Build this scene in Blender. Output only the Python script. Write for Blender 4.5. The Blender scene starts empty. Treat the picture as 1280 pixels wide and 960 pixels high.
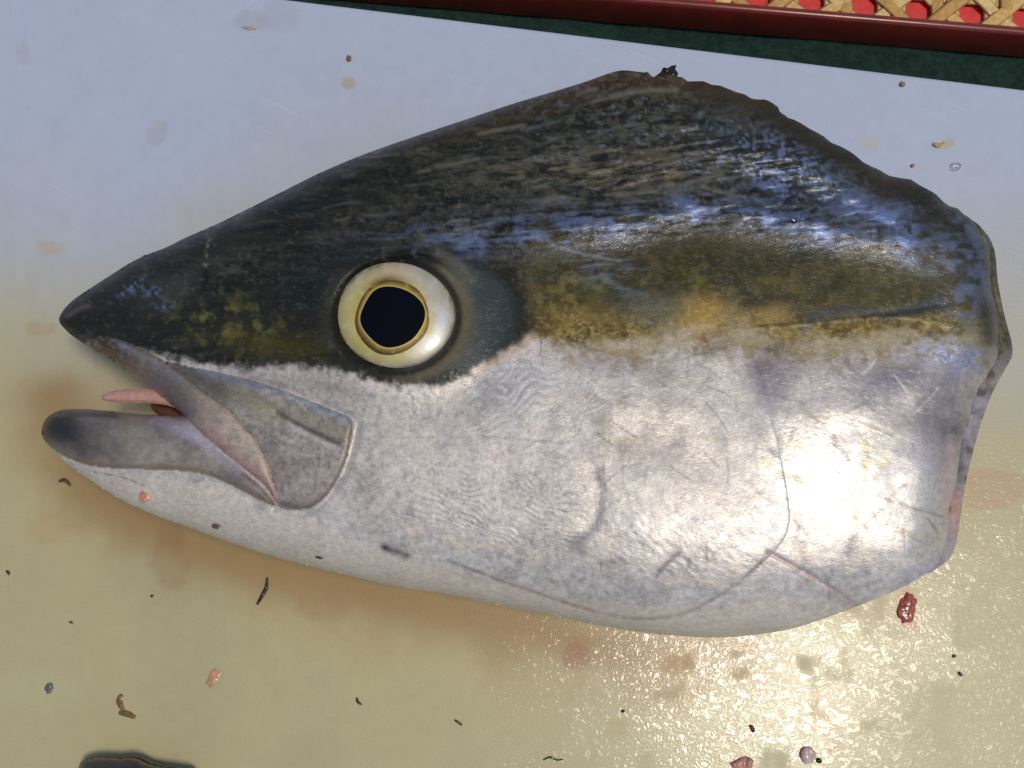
import bpy, math, random
import numpy as np
from mathutils import Vector, Matrix

# ------------------------------------------------------------------ camera, world, sun, exposure
sc = bpy.context.scene
COL = sc.collection
MM = 0.001
F_PX = 1108.0                       # focal length in photo pixels (1280 wide)
TILT = math.radians(13.0)           # the camera leans a little towards the top of the board
CAM_D = 0.362
AIM = np.array([0.0, 0.0, 0.03])
CAM = AIM + CAM_D * np.array([0.0, -math.sin(TILT), math.cos(TILT)])
C_R = np.array([1.0, 0.0, 0.0])
C_U = np.array([0.0, math.cos(TILT), math.sin(TILT)])
C_F = np.array([0.0, math.sin(TILT), -math.cos(TILT)])

cam_data = bpy.data.cameras.new("camera")
cam = bpy.data.objects.new("camera", cam_data)
COL.objects.link(cam)
cam.matrix_world = Matrix(((C_R[0], C_U[0], -C_F[0], CAM[0]),
                           (C_R[1], C_U[1], -C_F[1], CAM[1]),
                           (C_R[2], C_U[2], -C_F[2], CAM[2]),
                           (0, 0, 0, 1)))
cam_data.sensor_width = 36.0
cam_data.lens = 36.0 * F_PX / 1280.0
cam_data.clip_start = 0.01
cam_data.clip_end = 200.0
sc.camera = cam

SUN_EL, SUN_AZ = math.radians(71.0), math.radians(-16.0)    # azimuth from +x, towards the viewer's right
sun_dir = Vector((math.cos(SUN_EL) * math.cos(SUN_AZ), math.cos(SUN_EL) * math.sin(SUN_AZ), math.sin(SUN_EL)))
world = bpy.data.worlds.new("World")
sc.world = world
world.use_nodes = True
wn = world.node_tree
sky = wn.nodes.new("ShaderNodeTexSky")
sky.sky_type = 'NISHITA'
sky.sun_disc = False
sky.sun_elevation = SUN_EL
sky.sun_rotation = math.pi / 2 - SUN_AZ
sky.altitude = 20.0
bg = wn.nodes["Background"]
wn.links.new(sky.outputs[0], bg.inputs[0])
bg.inputs[1].default_value = 0.078
sun_data = bpy.data.lights.new("sun", 'SUN')
sun_data.energy = 1.5
sun_data.angle = math.radians(13.0)
sun_data.color = (1.0, 0.90, 0.74)
sun = bpy.data.objects.new("sun", sun_data)
COL.objects.link(sun)
sun.location = sun_dir * 3
sun.rotation_euler = (-sun_dir).to_track_quat('-Z', 'Y').to_euler()
sc.view_settings.view_transform = 'Standard'
sc.view_settings.look = 'None'
sc.view_settings.gamma = 1.0
sc.view_settings.use_curve_mapping = False
sc.view_settings.exposure = 0.05

# ------------------------------------------------------------------ helpers
PXM = CAM_D / F_PX                  # metres per photo pixel at the fish
def ray(px, py):
    px = np.asarray(px, float); py = np.asarray(py, float)
    a = (px - 640.0) / F_PX; b = -(py - 480.0) / F_PX
    return a[..., None] * C_R + b[..., None] * C_U + C_F
def at(px, py, z):
    d = ray(px, py)
    t = (np.asarray(z, float) - CAM[2]) / d[..., 2]
    return CAM + d * t[..., None]
def topx(P):
    q = P - CAM
    f = q @ C_F
    return 640 + F_PX * (q @ C_R) / f, 480 - F_PX * (q @ C_U) / f

rng = np.random.RandomState(7)
TAB = rng.rand(8, 256, 256).astype(np.float32)
def vnoise(x, y, seed=0):
    T = TAB[seed % 8]
    x = np.asarray(x, np.float32) + 37.3 * seed; y = np.asarray(y, np.float32) + 91.7 * seed
    xi = np.floor(x).astype(int); yi = np.floor(y).astype(int)
    fx = x - xi; fy = y - yi
    fx = fx * fx * fx * (fx * (fx * 6 - 15) + 10); fy = fy * fy * fy * (fy * (fy * 6 - 15) + 10)
    x0 = xi & 255; x1 = (xi + 1) & 255; y0 = yi & 255; y1 = (yi + 1) & 255
    return (T[y0, x0] * (1 - fx) + T[y0, x1] * fx) * (1 - fy) + (T[y1, x0] * (1 - fx) + T[y1, x1] * fx) * fy
def fbm(x, y, s, seed=0, oct=4, sy=None, ang=0.0, gain=0.5):
    """noise in -1..1, feature size s (sy across), turned by ang degrees"""
    c, n = math.cos(math.radians(ang)), math.sin(math.radians(ang))
    u = (x * c + y * n) / s; v = (-x * n + y * c) / (sy or s)
    r = 0; a = 1; tot = 0
    for k in range(oct):
        r = r + a * (vnoise(u, v, seed + k) * 2 - 1); tot += a
        u = u * 2.03; v = v * 2.03; a *= gain
    return r / tot * 1.6
def worley(x, y, sx, sy, ang=0.0, seed=0):
    """cells: random value per cell, distance to the cell rim (0 at the rim)"""
    c, n = math.cos(math.radians(ang)), math.sin(math.radians(ang))
    u = ((x * c + y * n) / sx).astype(np.float32); v = ((-x * n + y * c) / sy).astype(np.float32)
    ui = np.floor(u).astype(int); vi = np.floor(v).astype(int)
    f1 = np.full(u.shape, 9, np.float32); f2 = f1.copy(); rid = np.zeros_like(f1)
    A, B, Cc = TAB[seed % 8], TAB[(seed + 3) % 8], TAB[(seed + 5) % 8]
    for i in (-1, 0, 1):
        for j in (-1, 0, 1):
            a = (vi + j) & 255; b = (ui + i) & 255
            d = (ui + i + 0.15 + 0.7 * A[a, b] - u) ** 2 + (vi + j + 0.15 + 0.7 * B[a, b] - v) ** 2
            m = d < f1
            f2 = np.where(m, f1, np.minimum(f2, d)); rid = np.where(m, Cc[a, b], rid); f1 = np.where(m, d, f1)
    return rid, np.sqrt(f2) - np.sqrt(f1)
def sm(a, b, x):
    t = np.clip((x - a) / (b - a), 0, 1)
    return t * t * (3 - 2 * t)
def lin(r, g=None, b=None):
    if g is None: r, g, b = r
    c = np.array([r, g, b], float) / 255.0
    return np.where(c <= 0.04045, c / 12.92, ((c + 0.055) / 1.055) ** 2.4)
def catmull(P, n=4, closed=True):
    P = np.asarray(P, float); m = len(P); out = []
    for i in range(m if closed else m - 1):
        if closed: p0, p1, p2, p3 = P[(i - 1) % m], P[i], P[(i + 1) % m], P[(i + 2) % m]
        else: p0, p1, p2, p3 = P[max(i - 1, 0)], P[i], P[i + 1], P[min(i + 2, m - 1)]
        for k in range(n):
            t = k / n
            out.append(0.5 * ((2 * p1) + (-p0 + p2) * t + (2 * p0 - 5 * p1 + 4 * p2 - p3) * t * t + (-p0 + 3 * p1 - 3 * p2 + p3) * t ** 3))
    if not closed: out.append(P[-1])
    return np.array(out)
def seg_dist(x, y, P, closed=False, near=False):
    """distance from points to a polyline; also position along it (0..1) and the nearest point"""
    x = np.asarray(x, np.float32); y = np.asarray(y, np.float32)
    P = np.asarray(P, np.float32)
    Q = np.vstack([P, P[:1]]) if closed else P
    L = np.hypot(*(Q[1:] - Q[:-1]).T); cum = np.concatenate([[0], np.cumsum(L)]); tot = cum[-1] + 1e-9
    best = np.full(x.shape, 1e18, np.float32); par = np.zeros(x.shape, np.float32)
    nx = np.zeros_like(best); ny = np.zeros_like(best)
    for i in range(len(Q) - 1):
        ax, ay = Q[i]; bx, by = Q[i + 1]
        dx, dy = bx - ax, by - ay; l2 = dx * dx + dy * dy + 1e-9
        t = np.clip(((x - ax) * dx + (y - ay) * dy) / l2, 0, 1)
        qx = ax + t * dx; qy = ay + t * dy
        d = (x - qx) ** 2 + (y - qy) ** 2
        m = d < best
        best = np.where(m, d, best)
        if near: nx = np.where(m, qx, nx); ny = np.where(m, qy, ny)
        else: par = np.where(m, (cum[i] + t * L[i]) / tot, par)
    if near: return np.sqrt(best), nx, ny
    return np.sqrt(best), par
def inside(x, y, P):
    r = np.zeros(x.shape, bool); n = len(P)
    for i in range(n):
        x0, y0 = P[i]; x1, y1 = P[(i + 1) % n]
        if y0 == y1: continue
        c = ((y0 > y) != (y1 > y)) & (x < (x1 - x0) * (y - y0) / (y1 - y0) + x0)
        r ^= c
    return r
def domain(P, step, pad=6):
    """regular grid clipped to the outline P with the rim snapped on to it"""
    x0, y0 = P.min(0) - pad; x1, y1 = P.max(0) + pad
    xs = np.arange(x0, x1, step); ys = np.arange(y0, y1, step)
    X, Y = np.meshgrid(xs, ys)
    d, nx, ny = seg_dist(X, Y, P, True, True)
    d = np.where(inside(X, Y, P), d, -d)
    ok = d > -0.5 * step; snap = ok & (d < 0.5 * step)
    X = np.where(snap, nx, X); Y = np.where(snap, ny, Y)
    idx = -np.ones(X.shape, int); idx[ok] = np.arange(ok.sum())
    a, b, c, e = idx[:-1, :-1], idx[:-1, 1:], idx[1:, 1:], idx[1:, :-1]
    n_ok = (a >= 0).astype(int) + (b >= 0) + (c >= 0) + (e >= 0)
    full = n_ok == 4
    quads = np.stack([a[full], e[full], c[full], b[full]], 1)      # counter-clockwise seen from above (y is down)
    t3 = n_ok == 3
    q = np.stack([a[t3], e[t3], c[t3], b[t3]], 1)
    tris = np.array([[v for v in row if v >= 0] for row in q], int).reshape(-1, 3)
    dd = np.maximum(d[ok], 0); dd[snap[ok]] = 0
    return X[ok], Y[ok], dd, quads, tris
def rim_edges(quads, tris):
    E = [np.stack([quads[:, i], quads[:, (i + 1) % 4]], 1) for i in range(4)]
    if len(tris): E += [np.stack([tris[:, i], tris[:, (i + 1) % 3]], 1) for i in range(3)]
    E = np.vstack(E)
    N = E.max() + 1
    key = E[:, 0] * N + E[:, 1]; rev = E[:, 1] * N + E[:, 0]
    return E[~np.isin(key, rev)]
def mesh_np(name, V, quads=None, tris=None, smooth=True):
    me = bpy.data.meshes.new(name)
    quads = np.zeros((0, 4), int) if quads is None else np.asarray(quads, int)
    tris = np.zeros((0, 3), int) if tris is None or len(tris) == 0 else np.asarray(tris, int)
    me.vertices.add(len(V)); me.vertices.foreach_set('co', np.asarray(V, np.float32).ravel())
    nl = quads.size + tris.size
    me.loops.add(nl); me.loops.foreach_set('vertex_index', np.concatenate([quads.ravel(), tris.ravel()]).astype(np.int32))
    nf = len(quads) + len(tris)
    me.polygons.add(nf)
    st = np.concatenate([np.arange(len(quads)) * 4, quads.size + np.arange(len(tris)) * 3]).astype(np.int32)
    me.polygons.foreach_set('loop_start', st)
    me.update(calc_edges=True); me.validate()
    me.polygons.foreach_set('use_smooth', np.full(len(me.polygons), smooth))
    return me
def put_attr(me, name, rgb, a=None):
    at_ = me.attributes.new(name, 'FLOAT_COLOR', 'POINT')
    c = np.ones((len(rgb), 4), np.float32); c[:, :3] = rgb
    if a is not None: c[:, 3] = a
    at_.data.foreach_set('color', c.ravel())
def link(name, me, mat, parent=None, origin=None):
    o = bpy.data.objects.new(name, me); COL.objects.link(o)
    if mat: me.materials.append(mat)
    if origin is not None:
        me.transform(Matrix.Translation(-Vector(origin))); o.location = origin
    if parent: o.parent = parent
    return o
def tag(o, label=None, cat=None, group=None, kind=None):
    if label: o['label'] = label
    if cat: o['category'] = cat
    if group: o['group'] = group
    if kind: o['kind'] = kind
    return o
def empty(name, loc):
    o = bpy.data.objects.new(name, None); COL.objects.link(o); o.location = loc; o.empty_display_size = 0.02
    return o

def blob0(x, y, cx, cy, rx, ry): return np.exp(-((x - cx) / rx) ** 2 - ((y - cy) / ry) ** 2)

# ------------------------------------------------------------------ materials
def new_mat(name):
    m = bpy.data.materials.new(name); m.use_nodes = True
    nt = m.node_tree
    return m, nt, nt.nodes["Principled BSDF"]
def node(nt, t, **kw):
    n = nt.nodes.new(t)
    for k, v in kw.items():
        if k.startswith('i_'): n.inputs[k[2:].replace('_', ' ')].default_value = v
        else: setattr(n, k, v)
    return n
def noise(nt, vec, scale, detail=3.0, rough=0.55, dist=0.0):
    n = node(nt, "ShaderNodeTexNoise")
    n.inputs['Scale'].default_value = scale; n.inputs['Detail'].default_value = detail
    n.inputs['Roughness'].default_value = rough; n.inputs['Distortion'].default_value = dist
    nt.links.new(vec, n.inputs['Vector'])
    return n.outputs['Fac']
def mth(nt, op, a, b=None, clamp=False):
    n = node(nt, "ShaderNodeMath", operation=op, use_clamp=clamp)
    for i, v in enumerate((a, b)):
        if v is None: continue
        if isinstance(v, (int, float)): n.inputs[i].default_value = v
        else: nt.links.new(v, n.inputs[i])
    return n.outputs[0]
def remap(nt, v, a, b, c, d):
    n = node(nt, "ShaderNodeMapRange")
    nt.links.new(v, n.inputs[0])
    for i, q in enumerate((a, b, c, d)): n.inputs[i + 1].default_value = q
    return n.outputs[0]
def scaled(nt, vec, s):
    n = node(nt, "ShaderNodeMapping"); nt.links.new(vec, n.inputs[0]); n.inputs['Scale'].default_value = s
    return n.outputs[0]
def rot(nt, vec, a):
    n = node(nt, "ShaderNodeMapping"); nt.links.new(vec, n.inputs[0]); n.inputs['Rotation'].default_value = (0, 0, a)
    return n.outputs[0]
def bump(nt, h, strength, dist, normal=None):
    n = node(nt, "ShaderNodeBump")
    n.inputs['Distance'].default_value = dist
    if isinstance(strength, float): n.inputs['Strength'].default_value = strength
    else: nt.links.new(strength, n.inputs['Strength'])
    nt.links.new(h, n.inputs['Height'])
    if normal: nt.links.new(normal, n.inputs['Normal'])
    return n.outputs[0]

def skin_material(name="fish_skin"):
    m, nt, b = new_mat(name)
    co = node(nt, "ShaderNodeTexCoord").outputs['Object']
    pig = node(nt, "ShaderNodeAttribute", attribute_name="pigment")
    srf = node(nt, "ShaderNodeAttribute", attribute_name="surface")
    sep = node(nt, "ShaderNodeSeparateColor"); nt.links.new(srf.outputs['Color'], sep.inputs[0])
    metal, rough, wet = sep.outputs
    n1 = noise(nt, co, 1500, 4, 0.65); n2 = noise(nt, co, 420, 4, 0.6, 0.4)
    n3 = noise(nt, scaled(nt, co, (1, 2.6, 1)), 700, 3, 0.6, 0.6)
    v = mth(nt, 'ADD', mth(nt, 'MULTIPLY', n1, 0.75), mth(nt, 'MULTIPLY', n2, 0.65))
    v = remap(nt, v, 0.4, 1.0, 0.66, 1.34)
    mul = node(nt, "ShaderNodeMix", data_type='RGBA', blend_type='MULTIPLY'); mul.inputs[0].default_value = 1.0
    nt.links.new(pig.outputs['Color'], mul.inputs[6]); nt.links.new(v, mul.inputs[7])
    nt.links.new(mul.outputs[2], b.inputs['Base Color'])
    nt.links.new(metal, b.inputs['Metallic'])
    nt.links.new(mth(nt, 'ADD', rough, remap(nt, n2, 0.3, 0.7, -0.10, 0.10), True), b.inputs['Roughness'])
    h = mth(nt, 'ADD', mth(nt, 'MULTIPLY', n1, 0.5), n3)
    bp = bump(nt, h, 0.34, 0.0004)
    nt.links.new(bp, b.inputs['Normal'])
    nt.links.new(wet, b.inputs['Coat Weight'])
    b.inputs['Coat Roughness'].default_value = 0.13
    hc = noise(nt, scaled(nt, co, (1, 1.8, 1)), 330, 3, 0.6, 0.8)
    nt.links.new(bump(nt, hc, 0.5, 0.0006), b.inputs['Coat Normal'])
    b.inputs['Specular IOR Level'].default_value = 0.22
    b.inputs['Subsurface Weight'].default_value = 0.0
    return m
def plain(name, rgb, rough=0.5, metal=0.0, coat=0.0, bscale=None, bstr=0.3, bdist=0.0004, var=0.25, sss=0.0, vscale=None):
    m, nt, b = new_mat(name)
    co = node(nt, "ShaderNodeTexCoord").outputs['Object']
    n = noise(nt, co, vscale or (bscale or 300) * 0.6, 4, 0.6)
    v = remap(nt, n, 0.3, 0.7, 1 - var, 1 + var)
    mul = node(nt, "ShaderNodeMix", data_type='RGBA', blend_type='MULTIPLY'); mul.inputs[0].default_value = 1.0
    mul.inputs[6].default_value = (*rgb, 1); nt.links.new(v, mul.inputs[7])
    nt.links.new(mul.outputs[2], b.inputs['Base Color'])
    b.inputs['Roughness'].default_value = rough; b.inputs['Metallic'].default_value = metal
    b.inputs['Coat Weight'].default_value = coat; b.inputs['Coat Roughness'].default_value = 0.08
    if bscale: nt.links.new(bump(nt, noise(nt, co, bscale, 4, 0.6), bstr, bdist), b.inputs['Normal'])
    if sss:
        b.inputs['Subsurface Weight'].default_value = sss; b.inputs['Subsurface Radius'].default_value = (0.004, 0.002, 0.001)
        b.inputs['Subsurface Scale'].default_value = 1.0
    return m
SKIN = skin_material()

# ------------------------------------------------------------------ green cloth and the table under everything
TABLE_Z = -0.015
def build_cloth():
    n = 260; s = 1.1
    g = np.linspace(-s, s, n - 8); g = np.concatenate([[-12, -6, -3, -1.8], g, [1.8, 3, 6, 12]])
    # finer in the strip the photograph shows
    X, Y = np.meshgrid(g, g)
    Z = TABLE_Z + 0.0008 * fbm(X * 1000, Y * 1000, 25, 3)
    V = np.stack([X.ravel(), Y.ravel(), Z.ravel()], 1)
    i = np.arange(n * n).reshape(n, n)
    q = np.stack([i[:-1, :-1].ravel(), i[:-1, 1:].ravel(), i[1:, 1:].ravel(), i[1:, :-1].ravel()], 1)
    m, nt, b = new_mat("green_felt")
    co = node(nt, "ShaderNodeTexCoord").outputs['Object']
    a = noise(nt, co, 260, 5, 0.7); c = noise(nt, co, 60, 4, 0.6)
    r = node(nt, "ShaderNodeValToRGB")
    nt.links.new(mth(nt, 'ADD', mth(nt, 'MULTIPLY', a, 0.6), mth(nt, 'MULTIPLY', c, 0.4)), r.inputs[0])
    r.color_ramp.elements[0].position = 0.35; r.color_ramp.elements[0].color = (0.008, 0.020, 0.017, 1)
    r.color_ramp.elements[1].position = 0.68; r.color_ramp.elements[1].color = (0.030, 0.070, 0.055, 1)
    nt.links.new(r.outputs[0], b.inputs['Base Color'])
    b.inputs['Roughness'].default_value = 0.95; b.inputs['Specular IOR Level'].default_value = 0.15
    nt.links.new(bump(nt, a, 0.9, 0.002), b.inputs['Normal'])
    o = link("ground_cloth", mesh_np("ground_cloth", V, q), m)
    tag(o, "dark green felt cloth spread under the white board and red tray", "cloth", kind="structure")
build_cloth()

# ------------------------------------------------------------------ cutting board
def build_board():
    A = at(380, 0, 0.0); B = at(1280, 110, 0.0)
    A, B = A.reshape(3), B.reshape(3)
    u = (B - A); u /= np.linalg.norm(u)
    v = np.array([u[1], -u[0], 0.0])                   # towards the viewer
    st = 0.0011
    U = np.arange(-0.27, 0.45, st); Vv = np.arange(0, 0.46, st)
    r = 0.0022; th = -TABLE_Z - 0.001
    # rounded rim: profile rows added all round
    Ug, Vg = np.meshgrid(U, Vv)
    Z = np.zeros_like(Ug)
    edge = np.minimum(np.minimum(Ug - U[0], U[-1] - Ug), np.minimum(Vg - Vv[0], Vv[-1] - Vg))
    Z = -r + np.sqrt(np.maximum(r * r - np.maximum(r - edge, 0) ** 2, 0))
    P = A + Ug[..., None] * u + Vg[..., None] * v
    P[..., 2] = Z
    px, py = topx(P.reshape(-1, 3))
    X, Y = np.clip(px, -600, 1900), np.clip(py, -300, 1700)
    # pigment: white polyethylene with the sky's blue reflection painted in, yellowed by juice and old stains towards the viewer
    n1 = fbm(X, Y, 220, 1); n2 = fbm(X, Y, 60, 2); n3 = fbm(X, Y, 14, 4)
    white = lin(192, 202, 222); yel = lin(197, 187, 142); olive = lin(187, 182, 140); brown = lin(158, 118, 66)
    t = sm(60, 560, Y - 0.10 * X + 70 * n1)[:, None]
    c = white * (1 - t) + yel * t
    t2 = (sm(-0.1, 0.9, fbm(X, Y, 150, 5)) * sm(350, 800, Y))[:, None] * 0.7
    c = c * (1 - t2) + olive * t2
    # brown juice along the belly and under the mouth, painted darker as contact shade
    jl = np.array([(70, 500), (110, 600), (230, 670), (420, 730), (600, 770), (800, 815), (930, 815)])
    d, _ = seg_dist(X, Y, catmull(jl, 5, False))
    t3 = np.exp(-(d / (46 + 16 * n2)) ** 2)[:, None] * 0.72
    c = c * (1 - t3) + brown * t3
    d, _ = seg_dist(X, Y, [(850, 830), (930, 900), (1040, 880), (1010, 950)])
    t3 = (np.exp(-(d / 40) ** 2) * sm(-0.3, 0.5, n2))[:, None] * 0.35
    c = c * (1 - t3) + lin(190, 150, 90) * t3
    d, _ = seg_dist(X, Y, [(150, 430), (190, 505), (240, 510)])  # juice and shade painted together under the snout
    t3 = np.exp(-(d / 42) ** 2)[:, None] * 0.3
    c = c * (1 - t3) + brown * t3
    # separate stains
    for sx, sy, rx, ry, col, k in ((1135, 762, 17, 28, (206, 140, 96), .8), (50, 410, 22, 9, (190, 140, 90), .35), (30, 70, 10, 16, (176, 170, 146), .3), (65, 310, 22, 10, (200, 160, 110), .4),
            (436, 104, 8, 7, (190, 165, 115), .7), (196, 166, 12, 16, (172, 168, 150), .35), (1235, 610, 38, 22, (200, 150, 110), .55),
            (1150, 548, 12, 14, (200, 160, 110), .6), (720, 822, 16, 14, (160, 90, 55), .6), (935, 808, 14, 7, (190, 110, 80), .5),
            (1042, 925, 14, 16, (190, 130, 90), .6), (215, 700, 24, 40, (150, 105, 65), .35), (400, 760, 30, 16, (165, 120, 80), .3),
            (310, 25, 22, 14, (170, 170, 175), .35), (352, 20, 28, 18, (178, 174, 182), .3), (1090, 178, 14, 12, (195, 195, 165), .5),
            (1185, 180, 10, 7, (200, 180, 120), .7), (48, 860, 60, 30, (200, 200, 160), .4), (60, 660, 30, 18, (205, 165, 115), .4)):
        e = ((X - sx) / rx) ** 2 + ((Y - sy) / ry) ** 2
        tt = (sm(1.5, .35, e + 0.55 * n2 + .4 * n3) * k * .8)[:, None]
        c = c * (1 - tt) + lin(col) * tt
    c = c * (1 + 0.025 * n3 + 0.012 * n2)[:, None]
    wet = sm(0.0, 0.35, sm(700, 800, Y + 0.28 * (X - 720) + 25 * n2) * sm(520, 800, X + 20 * n2) * (1 - 0.55 * sm(1080, 1300, X)) * sm(560, 760, Y) + 0.10 * n1)
    wet = wet * sm(-.9, .3, fbm(X, Y, 40, 6, 3) + .5 * blob0(X, Y, 930, 880, 160, 90)) * (0.10 + .90 * np.clip(1.3 * blob0(X, Y, 915, 890, 170, 100) + .35 * sm(600, 760, X) * (1 - sm(800, 880, Y)), 0, 1))
    wet = np.maximum(wet, 0.22 * sm(1150, 1240, X) * sm(520, 640, Y))
    n_u, n_v = len(U), len(Vv)
    V = P.reshape(-1, 3)
    i = np.arange(n_u * n_v).reshape(n_v, n_u)
    q = np.stack([i[:-1, :-1].ravel(), i[1:, :-1].ravel(), i[1:, 1:].ravel(), i[:-1, 1:].ravel()], 1)
    # sides and bottom
    ring = np.concatenate([i[0, :], i[1:, -1], i[-1, -2::-1], i[-2:0:-1, 0]])
    low = V[ring].copy(); low[:, 2] = -th
    k = len(V) + np.arange(len(ring)); kn = np.roll(k, -1); rn = np.roll(ring, -1)
    q = np.vstack([q, np.stack([ring, rn, kn, k], 1)])
    V = np.vstack([V, low])
    c = np.vstack([c, np.repeat(white[None], len(ring), 0)]); wet = np.concatenate([wet, np.zeros(len(ring))])
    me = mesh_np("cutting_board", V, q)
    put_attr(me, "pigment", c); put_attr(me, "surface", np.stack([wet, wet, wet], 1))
    m, nt, b = new_mat("board_plastic")
    co = node(nt, "ShaderNodeTexCoord").outputs['Object']
    pig = node(nt, "ShaderNodeAttribute", attribute_name="pigment")
    srf = node(nt, "ShaderNodeAttribute", attribute_name="surface")
    sep = node(nt, "ShaderNodeSeparateColor"); nt.links.new(srf.outputs['Color'], sep.inputs[0])
    w = sep.outputs[0]
    g = noise(nt, co, 900, 3, 0.6)
    mul = node(nt, "ShaderNodeMix", data_type='RGBA', blend_type='MULTIPLY'); mul.inputs[0].default_value = 1.0
    nt.links.new(pig.outputs['Color'], mul.inputs[6]); k1 = noise(nt, scaled(nt, rot(nt, co, 0.5), (14, 420, 1)), 1.0, 2, 0.5); k2 = noise(nt, scaled(nt, rot(nt, co, -0.7), (18, 520, 1)), 1.0, 2, 0.5); k3 = noise(nt, scaled(nt, rot(nt, co, 1.4), (10, 480, 1)), 1.0, 2, 0.5)
    cuts = mth(nt, 'ADD', mth(nt, 'ADD', remap(nt, k1, 0.70, 0.76, 0, .10), remap(nt, k2, 0.70, 0.76, 0, .08)), remap(nt, k3, 0.70, 0.76, 0, -.09))
    spk = remap(nt, noise(nt, co, 420, 2, 0.5), 0.74, 0.80, 0, .14)
    nt.links.new(mth(nt, 'ADD', mth(nt, 'ADD', remap(nt, g, 0.3, 0.7, 0.965, 1.035), cuts), spk), mul.inputs[7])
    nt.links.new(mul.outputs[2], b.inputs['Base Color'])
    b.inputs['Roughness'].default_value = 0.42
    fine = noise(nt, co, 1100, 3, 0.6)
    scr = noise(nt, scaled(nt, co, (1, 9, 1)), 60, 4, 0.7, 0.3)
    nt.links.new(bump(nt, mth(nt, 'ADD', fine, mth(nt, 'MULTIPLY', scr, 0.8)), 0.18, 0.0004), b.inputs['Normal'])
    # wet film: pebbled water
    wv = noise(nt, scaled(nt, co, (1.0, 1.3, 1)), 200, 0.9, 0.4, 1.0)
    nt.links.new(mth(nt, 'MULTIPLY', w, 0.95), b.inputs['Coat Weight'])
    nt.links.new(remap(nt, w, 0.0, 0.8, 0.42, 0.24), b.inputs['Roughness'])
    a2 = mth(nt, 'MULTIPLY', mth(nt, 'SUBTRACT', wv, 0.5), 2.0)
    wv = mth(nt, 'SUBTRACT', 1.0, mth(nt, 'SQRT', mth(nt, 'ADD', mth(nt, 'MULTIPLY', a2, a2), 0.012)))
    b.inputs['Coat Roughness'].default_value = 0.10
    b.inputs['Coat IOR'].default_value = 1.4
    nt.links.new(bump(nt, wv, 1.0, 0.00075), b.inputs['Coat Normal'])
    o = link("cutting_board", me, m)
    tag(o, "large white plastic cutting board, stained yellow and wet, under the fish head", "cutting board")
    return o
build_board()

# ------------------------------------------------------------------ the fish head: outline, inflated volume, sculpting
OUT = [(74, 402), (77, 391), (88, 378), (104, 366), (135, 346), (160, 330), (182, 319), (208, 309), (232, 297), (262, 284), (290, 271),
       (340, 246), (400, 216), (460, 191), (520, 170), (580, 150), (640, 130), (700, 112), (735, 101), (760, 92), (778, 88), (800, 90),
       (818, 94), (838, 95), (860, 99), (900, 108), (940, 121), (968, 131), (985, 147), (1020, 165), (1060, 190), (1100, 213),
       (1150, 231), (1188, 256), (1218, 279), (1234, 305), (1239, 345), (1242, 385), (1250, 425), (1241, 455), (1222, 490), (1208, 530),
       (1197, 580), (1189, 625), (1183, 660), (1178, 692), (1160, 715), (1120, 738), (1060, 762), (1000, 783), (950, 793), (900, 797),
       (850, 795), (800, 790), (740, 780), (680, 767), (620, 756), (560, 743), (500, 734), (425, 717), (385, 707), (345, 697), (290, 679),
       (240, 661), (190, 643), (150, 624), (110, 599), (80, 577), (65, 561), (54, 548), (52, 537), (58, 523), (72, 514), (95, 511),
       (130, 513), (180, 518), (222, 520), (231, 520), (226, 516), (196, 491), (162, 466), (134, 447), (106, 430), (87, 417)]
EXT = [p for p in OUT[:20]] + [(800, 78), (900, 72), (1050, 78), (1250, 120), (1390, 220), (1450, 420), (1400, 640), (1280, 740), (1160, 770), (1060, 786), (1000, 793)] + [p for p in OUT[50:]]
OUTC = catmull(OUT, 4)
_t = np.roll(OUTC, -1, 0) - np.roll(OUTC, 1, 0); _t /= np.linalg.norm(_t, axis=1)[:, None]
_i = np.arange(len(OUTC)); _k = ((_i > 4 * OUT.index((800, 90))) & (_i < 4 * OUT.index((1178, 692)))).astype(float)
OUTC = OUTC + np.stack([_t[:, 1], -_t[:, 0]], 1) * (_k * (1.8 * rng.uniform(-1, 1, len(OUTC)) + 1.0 * np.sin(_i * 0.9)))[:, None]
EXTC = catmull(EXT, 4)
STEP = 1.7
gx = np.arange(30, 1490, STEP); gy = np.arange(50, 830, STEP)
GX, GY = np.meshgrid(gx, gy)
GX = GX.astype(np.float32); GY = GY.astype(np.float32)
m_ext = inside(GX, GY, EXTC)
d_ext, _ = seg_dist(GX[::2, ::2], GY[::2, ::2], EXTC, True)
def up2(a, shape):
    b = np.zeros(shape, np.float32)
    n, m = shape
    yi = np.minimum(np.arange(n) / 2, a.shape[0] - 1); xi = np.minimum(np.arange(m) / 2, a.shape[1] - 1)
    y0 = np.floor(yi).astype(int); x0 = np.floor(xi).astype(int)
    y1 = np.minimum(y0 + 1, a.shape[0] - 1); x1 = np.minimum(x0 + 1, a.shape[1] - 1)
    fy = (yi - y0)[:, None]; fx = (xi - x0)[None]
    return ((a[y0][:, x0] * (1 - fx) + a[y0][:, x1] * fx) * (1 - fy) + (a[y1][:, x0] * (1 - fx) + a[y1][:, x1] * fx) * fy).astype(np.float32)
d_ext = np.where(m_ext, up2(d_ext, GX.shape), 0)
h = None
for lev, its in ((16, 900), (8, 500), (4, 250), (2, 120), (1, 50)):
    mk = m_ext[::lev, ::lev].astype(np.float32); s2 = (STEP * lev) ** 2
    h = np.zeros_like(mk) if h is None else up2(h, mk.shape) * mk
    for _ in range(its):
        p = np.pad(h, 1)
        h = 0.25 * (p[:-2, 1:-1] + p[2:, 1:-1] + p[1:-1, :-2] + p[1:-1, 2:] + 2.0 * s2) * mk
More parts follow.
